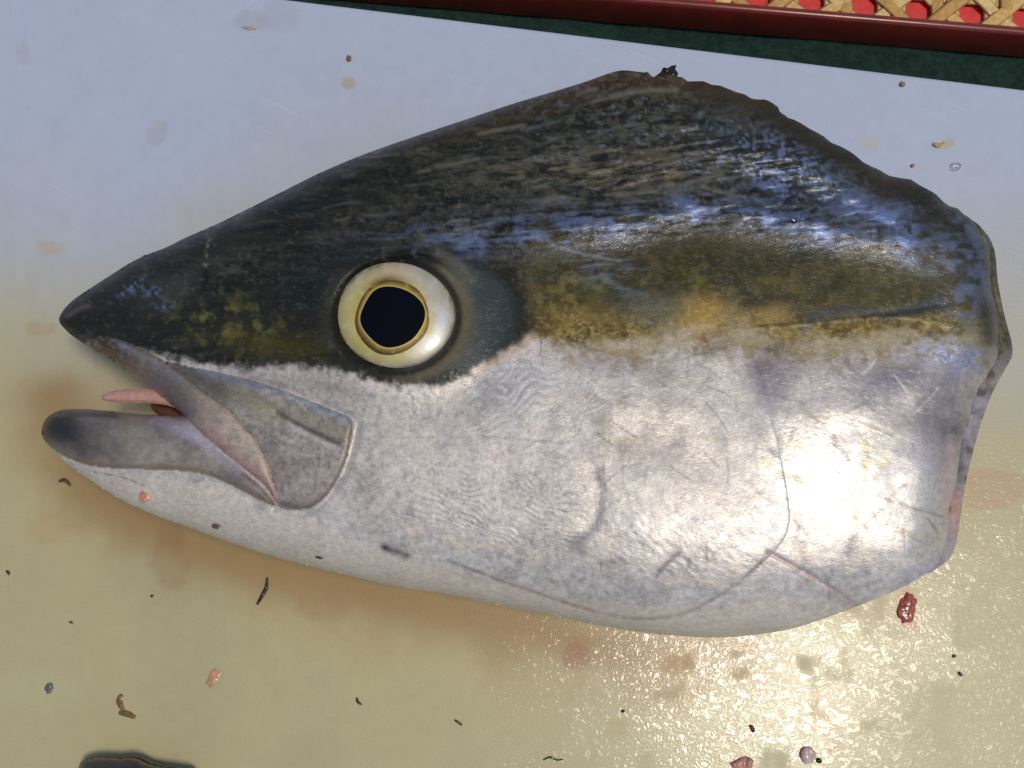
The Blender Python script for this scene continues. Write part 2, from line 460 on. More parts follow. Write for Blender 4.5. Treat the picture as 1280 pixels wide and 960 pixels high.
def box(a, r):
    for ax in (0, 1):
        p = np.pad(a, [(r + 1, r) if k == ax else (0, 0) for k in (0, 1)])
        c = np.cumsum(p, ax, dtype=np.float64)
        n = a.shape[ax]
        a = (np.take(c, range(2 * r + 1, 2 * r + 1 + n), ax) - np.take(c, range(0, n), ax)).astype(np.float32)
    return a
okm = (d_ext > 4) & m_ext
ratio = box(np.where(okm, h / np.maximum(d_ext, 1), 0), 4) / np.maximum(box(okm.astype(np.float32), 4), 1e-3)
k = sm(4, 12, d_ext)
h = np.where(m_ext, h * k + ratio * d_ext * (1 - k), 0)
inf = np.sqrt(np.maximum(h, 0))                       # px; about half the local height
T_MAX = 128.0                                         # half thickness in px
q = inf / inf.max()
HPX = T_MAX * (1 - (1 - q) ** 2.3)
def grid_at(arr, x, y):
    fx = np.clip((np.asarray(x) - gx[0]) / STEP, 0, len(gx) - 1.001); fy = np.clip((np.asarray(y) - gy[0]) / STEP, 0, len(gy) - 1.001)
    x0 = fx.astype(int); y0 = fy.astype(int); fx = fx - x0; fy = fy - y0
    return (arr[y0, x0] * (1 - fx) + arr[y0, x0 + 1] * fx) * (1 - fy) + (arr[y0 + 1, x0] * (1 - fx) + arr[y0 + 1, x0 + 1] * fx) * fy
CUT = OUTC[4 * OUT.index((800, 90)):4 * OUT.index((1178, 692)) + 1]
YB = np.array([(0, 440), (130, 432), (190, 440), (240, 452), (300, 461), (370, 455), (430, 466), (500, 485), (560, 480), (620, 449), (665, 423),
               (700, 432), (760, 441), (850, 431), (900, 424), (950, 430), (1000, 440), (1060, 436), (1130, 428), (1190, 434), (1280, 455)], float)
EYE = (494.7, 394.0)
RIDGE = catmull([(560, 300), (700, 287), (800, 274), (870, 264), (960, 272), (1100, 297), (1215, 318)], 5, False)
OPERC = catmull([(885, 300), (905, 360), (930, 420), (955, 485), (975, 560), (988, 630), (985, 668), (960, 700), (905, 742), (850, 768), (780, 772), (680, 745), (590, 713)], 4, False)
def relief(x, y, d_out, fine=True):
    """extra height in px on the flank"""
    r = np.zeros_like(x)
    er = np.hypot((x - EYE[0]) / 1.1, y - EYE[1])
    r += 7 * np.exp(-((er - 84) / 26) ** 2)
    r -= 4 * (1 - sm(60, 76, er))
    r -= 1.5 * np.exp(-(np.hypot((x - 500) / 1.12, y - 396) - 70) ** 2 / 40)
    d, t = seg_dist(x, y, RIDGE)
    r += 6.5 * np.exp(-(d / 26) ** 2) * sm(0, 0.2, t) * (1 - sm(0.85, 1, t))
    dv, t = seg_dist(x, y, catmull([(600, 245), (720, 240), (830, 225), (940, 215), (1040, 240)], 4, False))
    r -= 3.5 * np.exp(-(dv / 22) ** 2)
    d, t = seg_dist(x, y, catmull([(890, 175), (960, 195), (1030, 225), (1100, 262)], 4, False))
    r += 3.0 * np.exp(-(d / 16) ** 2)
    # hollow between eye and snout, nostril, cheek
    r -= 5 * np.exp(-((x - 330) / 80) ** 2 - ((y - 380) / 42) ** 2)
    r -= 2.5 * np.exp(-((x - 258) / 5) ** 2 - ((y - 352) / 13) ** 2)
    d, t = seg_dist(x, y, [(120, 395), (150, 372), (205, 352)])
    r += 2.0 * np.exp(-(d / 9) ** 2)
    d, t = seg_dist(x, y, [(300, 352), (345, 330)]); r -= 1.4 * np.exp(-(d / 3) ** 2)
    # groove over the jaw plate, brow folds over the eye
    d, t = seg_dist(x, y, catmull([(160, 432), (246, 459), (333, 480), (383, 498), (441, 524), (445, 540), (430, 590), (402, 630), (380, 640), (345, 634)], 3, False))
    r -= 3.0 * np.exp(-(d / 5) ** 2)
    d, t = seg_dist(x, y, [(520, 318), (548, 328), (568, 346)]); r -= 2 * np.exp(-(d / 3.5) ** 2)
    # lower lip / throat crease
    d, t = seg_dist(x, y, catmull([(95, 583), (150, 587), (230, 590), (280, 604), (330, 632), (395, 648)], 3, False))
    r -= 3.2 * np.exp(-(d / 6) ** 2)
    # crease lines on the flank
    for P, w, hh in (([(440, 546), (520, 545), (620, 545), (700, 552)], 2.2, -0.35),
                     ([(960, 690), (1000, 712), (1040, 735), (1075, 760)], 3, -1.4), ([(600, 716), (690, 748), (790, 772)], 3.5, -0.9),
                     ([(930, 425), (952, 500), (968, 560)], 8, -1.0), ([(1030, 398), (1100, 392), (1180, 380)], 5, -1.0),
                     ([(745, 590), (750, 620), (742, 655), (720, 682)], 8, -0.6),
                     ([(935, 412), (1040, 402), (1120, 396), (1200, 410)], 2.0, 0.25)):
        d, t = seg_dist(x, y, catmull(P, 4, False)); r += hh * np.exp(-(d / w) ** 2)
    # drape of the cut end
    r -= 3 * np.exp(-((x - 1195) / 14) ** 2) * sm(420, 520, y) * (1 - sm(620, 700, y))
    if fine:
        low = fbm(x, y, 110, 6, 3)
        r += 1.6 * low
        w1 = sm(540, 610, x) * (1 - sm(690, 760, x)) * sm(440, 480, y) * (1 - sm(550, 590, y))
        u = (y + 0.42 * x + 11 * fbm(x, y, 34, 2, 2)) / 11.0
        r += w1 * 0.42 * sm(-.5, .5, fbm(x, y, 40, 1, 2)) * (np.abs(((u % 1) - 0.5)) * 2) ** 2
        w2 = sm(480, 540, x) * (1 - sm(700, 760, x)) * sm(575, 610, y) * (1 - sm(660, 700, y))
        u = (y - 0.10 * x + 0.0009 * (x - 690) ** 2 + 8 * fbm(x, y, 36, 3, 2)) / 7.5
        r += w2 * 0.30 * sm(-.3, .6, fbm(x, y, 45, 7, 2)) * np.sin(u * 2 * math.pi)
        w3 = sm(760, 800, x) * sm(640, 670, y) * (1 - sm(710, 740, y)) * (1 - sm(940, 980, x))
        r += w3 * 0.2 * fbm(x, y, 10, 5, 2, 5, 35)
        back = 1 - sm(-170, -120, y - np.interp(x, YB[:, 0], YB[:, 1]))
        r += back * 1.2 * fbm(x, y, 30, 1, 3, 6, -8)
        cid, ce = worley(x + 3 * fbm(x, y, 30, 2, 2), y + 3 * fbm(x, y, 30, 4, 2), 13, 8, 18, 1)
        r += sm(440, 480, y) * sm(470, 540, x) * (0.12 * sm(0, .5, ce) + 0.14 * (cid - .5)) * sm(-.8, .3, fbm(x, y, 60, 3, 2))
        belly = sm(440, 480, y) * sm(640, 760, x)
        r += belly * 0.2 * fbm(x, y, 17, 4, 3, 9, 30)
    return r * sm(0, 22, d_out)
Z_MID = T_MAX * 0.9 * PXM
def flank(x, y, d_out, fine=True):
    hp = grid_at(HPX, x, y)
    dc, _ = seg_dist(x, y, CUT)
    rr = np.clip(dc / 48.0, 0, 1)
    hp = hp * (0.50 + 0.50 * np.sqrt(1 - (1 - rr) ** 2))
    return Z_MID + PXM * (hp + relief(x, y, d_out, fine))

# ------------------------------------------------------------------ pigment of the fish (colour, metal, roughness, wetness)
def line(x, y, P, w, sub=4):
    d, t = seg_dist(x, y, catmull(P, sub, False))
    return np.exp(-(d / w) ** 2)
def blob(x, y, cx, cy, rx, ry, ang=0, p=1):
    c, s = math.cos(math.radians(ang)), math.sin(math.radians(ang))
    u = ((x - cx) * c + (y - cy) * s) / rx; v = (-(x - cx) * s + (y - cy) * c) / ry
    return np.exp(-(u * u + v * v) ** p)
def paint(x, y):
    x = np.asarray(x, np.float32); y = np.asarray(y, np.float32)
    N = len(x)
    n_big = fbm(x, y, 90, 1); n_mid = fbm(x, y, 32, 2); n_sm = fbm(x, y, 11, 3); n_ti = fbm(x, y, 4.5, 5, 3)
    st = fbm(x, y, 60, 4, 4, 7, -7); st2 = fbm(x, y, 26, 6, 4, 4, -4); st3 = fbm(x, y, 80, 7, 3, 16, -14)
    yb = np.interp(x, YB[:, 0], YB[:, 1])
    v = y - yb + 5 * n_sm + 15 * n_mid * sm(650, 720, x) + 2 * n_ti
    C = np.zeros((N, 3)); 
    def mix(w, col):
        nonlocal C
        w = np.clip(w, 0, 1)[:, None]
        C = C * (1 - w) + (lin(col) if not isinstance(col, np.ndarray) else col) * w
    # ---- silver flank
    C[:] = lin(233, 224, 216)
    mix(sm(-0.2, 0.9, n_big) * 0.5, (188, 184, 172)); mix(sm(0.0, 0.9, fbm(x, y, 50, 0)) * 0.45, (180, 170, 166))
    mix(sm(0.1, 0.9, n_mid) * 0.5, (215, 210, 205)); mix(sm(0.1, 0.9, -n_sm) * 0.4, (156, 148, 148)); mix(sm(.1, .8, fbm(x, y, 28, 7, 4, 16, 20)) * .45 * sm(560, 700, x), (164, 154, 150)); mix(sm(.1, .8, fbm(x, y, 70, 3, 3, 30, -30)) * .35, (238, 228, 218))
    mix(sm(0.1, 0.8, n_ti) * 0.35, (244, 238, 232)); mix(sm(0.1, 0.8, -n_ti) * 0.25, (150, 142, 142))
    wx, wy = x + 4 * fbm(x, y, 30, 2, 2), y + 4 * fbm(x, y, 30, 4, 2)
    c1, e1_ = worley(wx, wy, 15, 9, 18, 1); c2, e2_ = worley(wx, wy, 5.5, 4, 30, 2); c3, e3_ = worley(wx, wy, 40, 24, 40, 4)
    mix(sm(.55, 1, c1) * .45 * sm(480, 560, x), (224, 218, 214)); mix(sm(.45, 0, c1) * .16 * sm(440, 560, x), (160, 152, 152)); mix((1 - sm(0, .16, e1_)) * .3 * sm(500, 600, x) * sm(-.4, .5, n_mid), (232, 228, 226))
    mix(sm(.6, 1, c2) * .3, (240, 232, 222)); mix(sm(.4, 0, c2) * .15, (156, 146, 144)); mix(sm(.5, 0, c3) * .3 * sm(600, 760, x), (180, 171, 168)); mix(sm(.6, 1, c3) * .3 * sm(600, 760, x), (228, 220, 206))
    mix(blob(x, y, 640, 480, 110, 30, -8) * 0.5, (160, 166, 176)); mix(blob(x, y, 560, 520, 130, 50, 0) * 0.35, (165, 160, 156))
    mix(blob(x, y, 800, 530, 60, 60, 0) * 0.45 * sm(-0.4, 0.6, n_mid), (160, 145, 115))
    mix(blob(x, y, 860, 480, 60, 35, 0) * 0.4, (160, 158, 150))
    mix(blob(x, y, 970, 470, 36, 70, -12) * (0.75 + 0.3 * n_mid), (112, 100, 124))
    mix(blob(x, y, 780, 455, 60, 16, 8) * 0.45, (140, 130, 142))
    mix(blob(x, y, 1150, 520, 75, 80, 0) * (0.62 + 0.4 * n_mid), (88, 84, 98)); mix(blob(x, y, 1185, 560, 36, 90, 8) * (0.75 + .3 * n_sm), (74, 66, 80)); mix(blob(x, y, 1060, 470, 110, 34, 6) * (.5 + .4 * n_mid), (112, 104, 116))
    mix(blob(x, y, 1120, 470, 60, 30, 0) * 0.4, (120, 124, 140)); mix(blob(x, y, 1205, 462, 16, 14) * 0.7, (196, 184, 186))
    mix(blob(x, y, 1150, 570, 30, 26) * 0.35, (150, 130, 165))
    bright = np.clip(blob(x, y, 1070, 605, 125, 95, 15, 1.3) + .6 * blob(x, y, 880, 670, 130, 60, 10) * sm(-.6, .5, n_mid + .5 * n_sm), 0, 1)  # white highlight of the right flank, painted into the silver
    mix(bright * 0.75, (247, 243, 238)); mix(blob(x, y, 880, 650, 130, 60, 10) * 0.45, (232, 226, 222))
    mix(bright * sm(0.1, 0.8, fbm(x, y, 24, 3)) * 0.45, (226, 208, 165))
    # scale rows under the eye
    w1 = sm(540, 610, x) * (1 - sm(690, 760, x)) * sm(430, 470, y) * (1 - sm(550, 600, y))
    u = (y + 0.42 * x + 11 * fbm(x, y, 34, 2, 2)) / 11.0
    mix(w1 * (1 - sm(0.0, 0.30, np.abs((u % 1) - 0.5))) * 0.75 * sm(-0.2, 0.5, n_sm + n_mid), (232, 232, 234))
    w2 = sm(480, 540, x) * (1 - sm(700, 760, x)) * sm(575, 610, y) * (1 - sm(665, 705, y))
    u = (y - 0.10 * x + 0.0009 * (x - 690) ** 2 + 8 * fbm(x, y, 36, 3, 2)) / 7.5
    mix(w2 * sm(0.1, 0.9, np.sin(u * 6.283)) * 0.6 * sm(-.2, .6, n_mid + .5 * n_sm) * sm(480, 640, x), (122, 118, 124))
    # pale gold flecks at the edge of the silver, belly
    gl = np.interp(x, [480, 560, 640, 760, 900, 960], [655, 672, 690, 705, 730, 700])
    mix(np.exp(-((y - gl) / 12) ** 2) * sm(490, 530, x) * (1 - sm(940, 970, x)) * sm(0.0, 0.6, n_ti + 0.4 * n_sm) * 0.8, (238, 222, 196))
    bel = np.interp(x, [0, 95, 150, 230, 290, 340, 395, 440, 520, 600, 700, 800, 900, 960, 1075, 1200], [575, 584, 588, 590, 607, 634, 648, 660, 690, 712, 738, 752, 752, 735, 765, 780])
    wb = sm(-4, 22, y - bel + 5 * n_mid)
    mix(wb * 0.85, (232, 220, 206)); mix(wb * sm(0, 0.8, n_mid) * 0.35, (222, 202, 182)); mix(wb * sm(0.1, 0.9, fbm(x, y, 46, 5)) * 0.35, (208, 196, 192))
    mix(sm(1100, 1180, x) * sm(-12, 10, y - np.interp(x, [1050, 1120, 1180, 1240], [760, 728, 690, 640])) * 0.6, (172, 168, 192))
    mix(line(x, y, [(1188, 560), (1186, 610), (1180, 655)], 6) * 0.7, (208, 180, 178))
    # lines and bruises on the silver
    for P, w, col, k in (([(440, 546), (520, 545), (600, 544), (700, 553), (760, 548)], 1.6, (205, 196, 190), .6),
            ([(760, 548), (840, 545), (920, 550)], 1.8, (196, 186, 165), .6),
            ([(975, 592), (1030, 612), (1080, 640), (1140, 668)], 4, (176, 160, 135), .6), ([(1082, 555), (1080, 600), (1068, 655)], 6, (190, 168, 120), .7),
            ([(1130, 605), (1095, 640), (1062, 678)], 4, (150, 140, 140), .6), ([(1085, 615), (1130, 632), (1178, 646)], 2, (150, 140, 136), .7),
            ([(1000, 505), (1040, 545), (1060, 575)], 5, (150, 142, 140), .6), ([(1050, 470), (1080, 500), (1105, 525)], 5, (168, 164, 168), .5),
            ([(1095, 465), (1060, 500), (1020, 535)], 4, (186, 182, 180), .6), ([(1000, 640), (1004, 690), (1010, 730)], 7, (168, 155, 156), .5),
            ([(960, 690), (1000, 712), (1040, 735), (1075, 760)], 3, (190, 150, 146), .7), ([(1000, 735), (1040, 745), (1075, 758)], 4, (205, 172, 168), .5),
            ([(960, 690), (938, 718), (905, 742)], 2.2, (150, 138, 134), .8), ([(900, 744), (850, 768), (780, 772), (690, 748), (600, 716), (560, 700)], 2.0, (158, 142, 132), .75),
            ([(748, 590), (752, 630), (742, 660), (716, 682)], 6.5, (140, 136, 140), .75), ([(716, 676), (728, 690)], 7, (146, 138, 136), .7),
            ([(752, 705), (775, 700)], 4, (140, 134, 138), .7), ([(822, 718), (838, 700), (848, 692)], 4, (128, 124, 130), .8), ([(860, 708), (864, 696)], 3, (140, 136, 140), .7),
            ([(845, 640), (900, 660), (940, 662)], 4, (158, 156, 172), .5), ([(690, 520), (680, 560), (670, 600)], 6, (160, 156, 156), .3),
            ([(1060, 690), (1068, 680)], 6, (140, 126, 130), .7), ([(1066, 722), (1085, 714)], 5, (160, 145, 150), .6), ([(1070, 735), (1100, 725)], 4, (176, 160, 164), .5),
            ([(480, 684), (495, 689), (508, 694)], 5, (84, 72, 84), .85), ([(665, 400), (676, 425), (675, 445)], 1.2, (60, 55, 50), .6),
            ([(700, 430), (760, 440), (830, 452), (880, 440)], 2, (110, 104, 100), .5), ([(820, 440), (860, 455), (890, 452)], 5, (200, 195, 190), .6)):
        mix(line(x, y, P, w) * k * (0.8 + 0.4 * n_sm), col)
    # small curved scratches across the right flank
    rs = np.random.RandomState(11)
    for i in range(95):
        cx, cy = rs.uniform(740, 1170), rs.uniform(450, 735); a = rs.choice([rs.uniform(-50, -20), rs.uniform(20, 60), rs.uniform(80, 100)]); L = rs.uniform(5, 26)
        dx, dy = L * math.cos(math.radians(a)), L * math.sin(math.radians(a))
        sel = (np.abs(x - cx) < 60) & (np.abs(y - cy) < 60)
        if not sel.any(): continue
        w = np.zeros(N); w[sel] = line(x[sel], y[sel], [(cx - dx, cy - dy), (cx + rs.uniform(-2, 2), cy + rs.uniform(-2, 2)), (cx + dx, cy + dy)], rs.uniform(0.9, 2.0), 2)
        mix(w * rs.uniform(.2, .6), (130, 120, 118) if rs.rand() < .6 else (236, 232, 228))
    dull = np.clip(blob(x, y, 1150, 520, 75, 80) + blob(x, y, 1185, 570, 36, 90, 8) + blob(x, y, 970, 470, 40, 70, -12) + .7 * blob(x, y, 1060, 470, 110, 34, 6), 0, 1)
    brk = sm(-.7, .3, fbm(x, y, 22, 6, 4) + .5 * (c1 - .5)); bright = bright * (.35 + .65 * brk)
    metal = (0.20 + .46 * bright) * (1 - wb) * (1 - .7 * dull) + 0.04; rough = np.full(N, 0.46) + 0.10 * n_mid - 0.12 * bright + .1 * dull + .08 * n_sm; wet = 0.25 + 0.25 * bright
    rough += 0.1 * wb
    # ---- dark back
    soft = 7 + 17 * sm(640, 740, x); dk = 1 - sm(-soft, soft, v)
    up = yb - y
    D = np.zeros((N, 3)); D[:] = lin(40, 38, 32)
    S = C; C = D
    mix(sm(-0.1, 0.8, st) * 0.55, (56, 58, 50)); mix(sm(0.0, 0.8, -st) * 0.7, (22, 24, 24)); mix(sm(0.1, 0.9, st3) * 0.55, (54, 56, 50))
    mix(sm(0.0, 0.8, fbm(x, y, 70, 5, 3, 24, -10)) * .5, (38, 50, 50)); mix(sm(0.2, 0.9, st2) * 0.5, (80, 84, 74)); mix(sm(0.2, 0.9, -st2) * 0.5, (18, 22, 22))
    mix((blob(x, y, 690, 215, 110, 32, -8) + blob(x, y, 800, 225, 110, 45, 0) + blob(x, y, 920, 155, 80, 40, 20) * .7) * sm(-0.5, 0.7, st2 + 0.5 * n_sm) * 0.75, (118, 110, 88))
    mix(blob(x, y, 620, 240, 50, 26, -5) * sm(-0.3, 0.6, n_sm) * 0.6, (92, 94, 78))
    mix(blob(x, y, 780, 110, 60, 20, -8) * 0.75, (52, 42, 36)); mix(line(x, y, [(742, 128), (790, 115), (845, 112)], 3.5) * 0.8, (130, 124, 116)); mix(line(x, y, [(730, 140), (800, 126), (860, 118)], 4) * 0.7, (34, 30, 28))
    mix(blob(x, y, 760, 190, 80, 18, -10) * .4, (40, 46, 44)); mix(blob(x, y, 560, 255, 120, 16, -10) * 0.6, (20, 26, 28)); mix(blob(x, y, 840, 215, 50, 20, 10) * .4 * sm(-.2, .6, n_sm), (110, 88, 60))
    mix(line(x, y, [(870, 205), (910, 190), (960, 185)], 5) * 0.5, (24, 28, 28))
    b1, be = worley(x + 6 * n_mid, y + 4 * n_sm, 11, 5, -8, 3); b2, _ = worley(x + 5 * n_sm, y + 5 * n_mid, 5, 3.2, -12, 6)
    lit = sm(430, 620, x)
    sof = .35 + .65 * sm(-.4, .6, n_big); mix(sm(.5, 1, b1) * .38 * lit * sof, (102, 104, 86)); mix(sm(.5, 0, b1) * .4 * sof, (20, 25, 24)); mix(sm(.55, 1, b2) * .32 * lit * sof, (124, 122, 100)); mix(sm(.45, 0, b2) * .3, (24, 26, 24)); mix(sm(.85, .95, b1) * .3 * lit * sof, (90, 104, 104))
    rs = np.random.RandomState(5)
    for i in range(150):
        cx, cy = rs.uniform(420, 1120), rs.uniform(110, 300); L = rs.uniform(6, 30); a = math.radians(rs.uniform(-18, -2) if cx < 850 else rs.uniform(-25, 30))
        sel = np.where((np.abs(x - cx) < 44) & (np.abs(y - cy) < 44))[0]
        if not len(sel): continue
        dx, dy = L * math.cos(a), L * math.sin(a); w = np.zeros(N); w[sel] = line(x[sel], y[sel], [(cx - dx, cy - dy), (cx, cy + rs.uniform(-2, 2)), (cx + dx, cy + dy)], rs.uniform(1.0, 2.6), 2)
        mix(w * rs.uniform(.3, .7), (16, 18, 18) if rs.rand() < .5 else ((122, 118, 104) if rs.rand() < .6 else (98, 112, 118)))
    mix(sm(840, 900, x) * sm(200, 260, up) * .5, (34, 42, 38))
    # olive and ochre band behind the eye
    bx = sm(630, 720, x)
    mix(bx * sm(160, 110, up + 14 * n_mid) * 0.9, (62, 58, 26)); mix(bx * sm(150, 90, up) * sm(-.1, .7, fbm(x, y, 55, 2)) * .5, (84, 80, 36)); mix(bx * sm(150, 90, up) * sm(0.0, 0.8, n_mid) * 0.6, (40, 38, 24)); mix(bx * sm(140, 70, up) * sm(0.0, 0.7, n_sm + .4 * n_mid) * 0.65, (112, 102, 48)); mix(bx * sm(150, 100, up) * sm(.45, 0, b1) * .35, (34, 32, 18)); mix(bx * sm(150, 100, up) * sm(.6, 1, b2) * .25, (112, 108, 70)); mix(bx * sm(150, 100, up) * sm(.1, .8, fbm(x, y, 40, 6)) * .6, (36, 36, 20))
    mix(bx * sm(66, 20, up + 16 * n_mid + 8 * n_sm) * (0.5 + .4 * sm(-.5, .4, n_mid)), (146, 122, 48)); mix(bx * sm(60, 25, up + 10 * n_sm) * sm(0.1, 0.9, n_ti) * 0.6, (186, 156, 82)); mix(bx * sm(80, 20, up) * sm(0.0, 0.6, -n_sm - .5 * n_mid) * 0.75, (74, 64, 30)); mix(bx * sm(64, 20, up) * sm(.5, 0, b1) * .5, (96, 80, 34)); mix(bx * sm(64, 20, up) * sm(.6, 1, b2) * .5, (206, 178, 104)); mix(bx * sm(70, 20, up) * sm(.25, .8, fbm(x, y, 46, 0)) * .5, (150, 140, 112))
    mix(blob(x, y, 877, 397, 30, 28, 0, 1.6) * 0.9, (168, 136, 66)); mix(blob(x, y, 877, 397, 28, 26) * sm(0.0, 0.8, n_ti) * 0.7, (206, 174, 100))
    mix(blob(x, y, 700, 390, 45, 40) * sm(-.3, .6, n_sm) * 0.55, (140, 120, 62)); mix(blob(x, y, 820, 390, 34, 22) * 0.55, (110, 116, 108)); mix(blob(x, y, 760, 350, 40, 30, 30) * sm(-.2, .6, n_sm) * 0.5, (90, 100, 100))
    mix(blob(x, y, 965, 392, 24, 14) * .7, (172, 144, 82)); mix(blob(x, y, 1040, 370, 70, 30) * sm(-.2, .7, n_mid) * .6, (104, 94, 56)); mix(blob(x, y, 945, 378, 24, 10) * .7, (48, 42, 26)); mix(blob(x, y, 1000, 425, 20, 12) * .6, (128, 104, 30))
    mix(line(x, y, [(925, 360), (945, 372), (985, 372)], 5) * .5, (36, 32, 22)); mix(line(x, y, [(1015, 330), (1000, 370), (1005, 410)], 6) * .45, (58, 48, 22))
    mix(line(x, y, [(1015, 398), (1060, 388), (1120, 392), (1180, 378)], 9) * .9, (54, 60, 66)); mix(line(x, y, [(1130, 388), (1178, 378)], 8) * .6, (44, 58, 66))
    mix(line(x, y, [(930, 413), (1000, 407), (1070, 400), (1130, 398), (1210, 410)], 1.7) * .7 * sm(-.7, .3, n_sm + .6 * n_ti), (178, 162, 118)); mix(line(x, y, [(940, 408), (1020, 402)], 2) * .6, (66, 56, 28))
    mix(blob(x, y, 1150, 345, 60, 30) * .5, (92, 88, 60)); mix(sm(1150, 1230, x) * sm(30, 10, np.abs(y - 420)) * .5, (110, 112, 84))
    mix(line(x, y, [(690, 306), (730, 318), (775, 326)], 2.2) * 0.55, (130, 138, 146)); mix(line(x, y, [(752, 345), (780, 362), (810, 368)], 4) * .4, (110, 124, 130))
    # in front of the eye
    fx = 1 - sm(610, 660, x)
    mix(fx * sm(-190, -20, -up) * 0.0, (30, 34, 32))
    mix(blob(x, y, 330, 408, 130, 40, 12) * 0.6, (48, 50, 32)); mix((blob(x, y, 310, 400, 60, 26, 25) + blob(x, y, 260, 410, 45, 22, 30)) * sm(-.2, .7, n_sm + .4 * n_mid) * .9, (116, 110, 56))
    mix(blob(x, y, 345, 432, 70, 14, 5) * 0.8, (80, 72, 30)); mix(blob(x, y, 290, 395, 80, 34, 22) * sm(.5, 0, b1) * .6, (44, 44, 24)); mix(blob(x, y, 400, 365, 80, 40, -10) * .65, (34, 42, 42))
    mix(blob(x, y, 250, 335, 70, 22, -35) * .4, (62, 58, 52)); mix(blob(x, y, 290, 335, 60, 18, -20) * sm(-.3, .6, n_sm) * .5, (86, 84, 74)); mix(blob(x, y, 205, 365, 55, 24, -25) * sm(-.2, .6, n_mid) * .45, (70, 74, 70))
    mix(blob(x, y, 470, 270, 80, 20, -12) * .5 * sm(-.3, .6, n_sm), (84, 78, 66)); mix(blob(x, y, 540, 300, 60, 22, 10) * .55 * sm(-.4, .6, n_sm), (98, 92, 78))
    mix(line(x, y, [(258, 340), (256, 355), (252, 366)], 4) * .8, (14, 14, 14)); mix(line(x, y, [(262, 300), (258, 318), (257, 332)], 2.5) * .55 * sm(-.2, .5, n_ti), (150, 150, 140))
    mix(line(x, y, [(180, 345), (215, 338), (240, 322)], 7) * .5, (24, 24, 28))
    mix((1 - sm(110, 230, x)) * 0.7, (42, 38, 36)); mix(blob(x, y, 95, 402, 22, 16) * .6, (34, 30, 32)); mix(line(x, y, [(84, 395), (98, 386), (110, 382)], 3.5) * .6, (112, 98, 98))
    mix(line(x, y, [(105, 425), (112, 418)], 5) * .4, (90, 86, 96))
    # eye surround: dark teal crescent
    e1 = ((x - 548) / 112) ** 2 + ((y - 398) / 87) ** 2
    mix(sm(1.35, 0.9, e1 + 0.08 * n_sm) * .92, (32, 34, 28)); mix(sm(0.92, 0.55, e1 + 0.05 * n_sm) * .9, (54, 68, 70))
    er = np.hypot((x - EYE[0]) / 1.12, y - EYE[1] - 2)
    mix(np.exp(-((er - 78) / 10) ** 2) * sm(-20, 60, (x - EYE[0]) + 0.5 * (y - EYE[1])) * .8, (132, 120, 92)); mix(np.exp(-((er - 82) / 9) ** 2) * sm(10, -60, (x - EYE[0]) - 0.3 * (y - EYE[1])) * .5, (60, 62, 54))
    mix(np.exp(-((er - 71) / 4) ** 2) * .85, (40, 36, 28)); mix(line(x, y, [(440, 338), (470, 324), (510, 318), (550, 326)], 9) * .8, (20, 22, 20))
    mix(line(x, y, [(548, 316), (572, 330), (590, 350)], 7) * .5, (120, 112, 96))
    mix(line(x, y, [(420, 445), (460, 470), (520, 482), (570, 468)], 9) * .6, (24, 26, 22))
    mix(sm(0.55, 0.95, n_ti) * 0.25, (120, 116, 104))
    D = C; C = S
    k = dk[:, None]
    C = C * (1 - k) + D * k
    metal = metal * (1 - dk) + 0.06 * dk; rough = rough * (1 - dk) + dk * (0.46 + 0.12 * n_mid)
    wet = wet * (1 - dk) + dk * (0.07 + 0.10 * n_mid)
    dr, t = seg_dist(x, y, RIDGE)
    wet = np.maximum(wet, dk * np.exp(-(dr / 40) ** 2) * (0.32 + .2 * n_mid) * sm(0, .15, t)); wet = np.maximum(wet, dk * blob(x, y, 1080, 260, 180, 60, 22) * 0.55)
    wet = np.maximum(wet, 0.7 * blob(x, y, 1210, 400, 40, 80)); wet = np.maximum(wet, .5 * blob(x, y, 210, 365, 60, 30))
    # gold that breaks up into the silver under the band
    gv = sm(-14, 4, y - yb) * sm(46, 8, y - yb + 10 * n_mid) * sm(670, 720, x) * (1 - sm(1120, 1180, x))
    mix(gv * sm(-.1, .6, n_mid + .6 * n_sm) * .75, (158, 138, 76)); mix(gv * sm(.2, .8, n_sm - .4 * n_mid) * .5, (128, 118, 104)); metal = metal * (1 - .6 * gv)
    sv = sm(12, -4, y - yb) * sm(-40, -8, y - yb + 10 * n_mid) * sm(680, 740, x); mix(sv * sm(.1, .7, fbm(x, y, 26, 7)) * .6, (176, 164, 134))
    # bluish metallic skin with sky sheen painted in: ridge, shoulder, wet snout highlights
    she = np.exp(-((dr - 2) / 19) ** 2) * sm(-.02, .05, t) * (0.7 + .3 * sm(.3, .6, t)) * sm(-.9, .7, st2 + .8 * n_sm + .3 * n_mid)
    she = np.maximum(she, blob(x, y, 1120, 290, 85, 30, 28, 1.5) * sm(-1.0, .5, n_sm + .6 * n_mid)); she = np.maximum(she, blob(x, y, 980, 215, 90, 45, 30, 1.4) * sm(-.1, .6, n_ti + .7 * st2) * .85)
    she = np.maximum(she, blob(x, y, 1205, 335, 30, 60, 0, 1.4) * sm(-.5, .4, n_sm)); she = np.maximum(she, .85 * blob(x, y, 1190, 445, 55, 22, 10, 1.4) * sm(-.6, .4, n_ti))
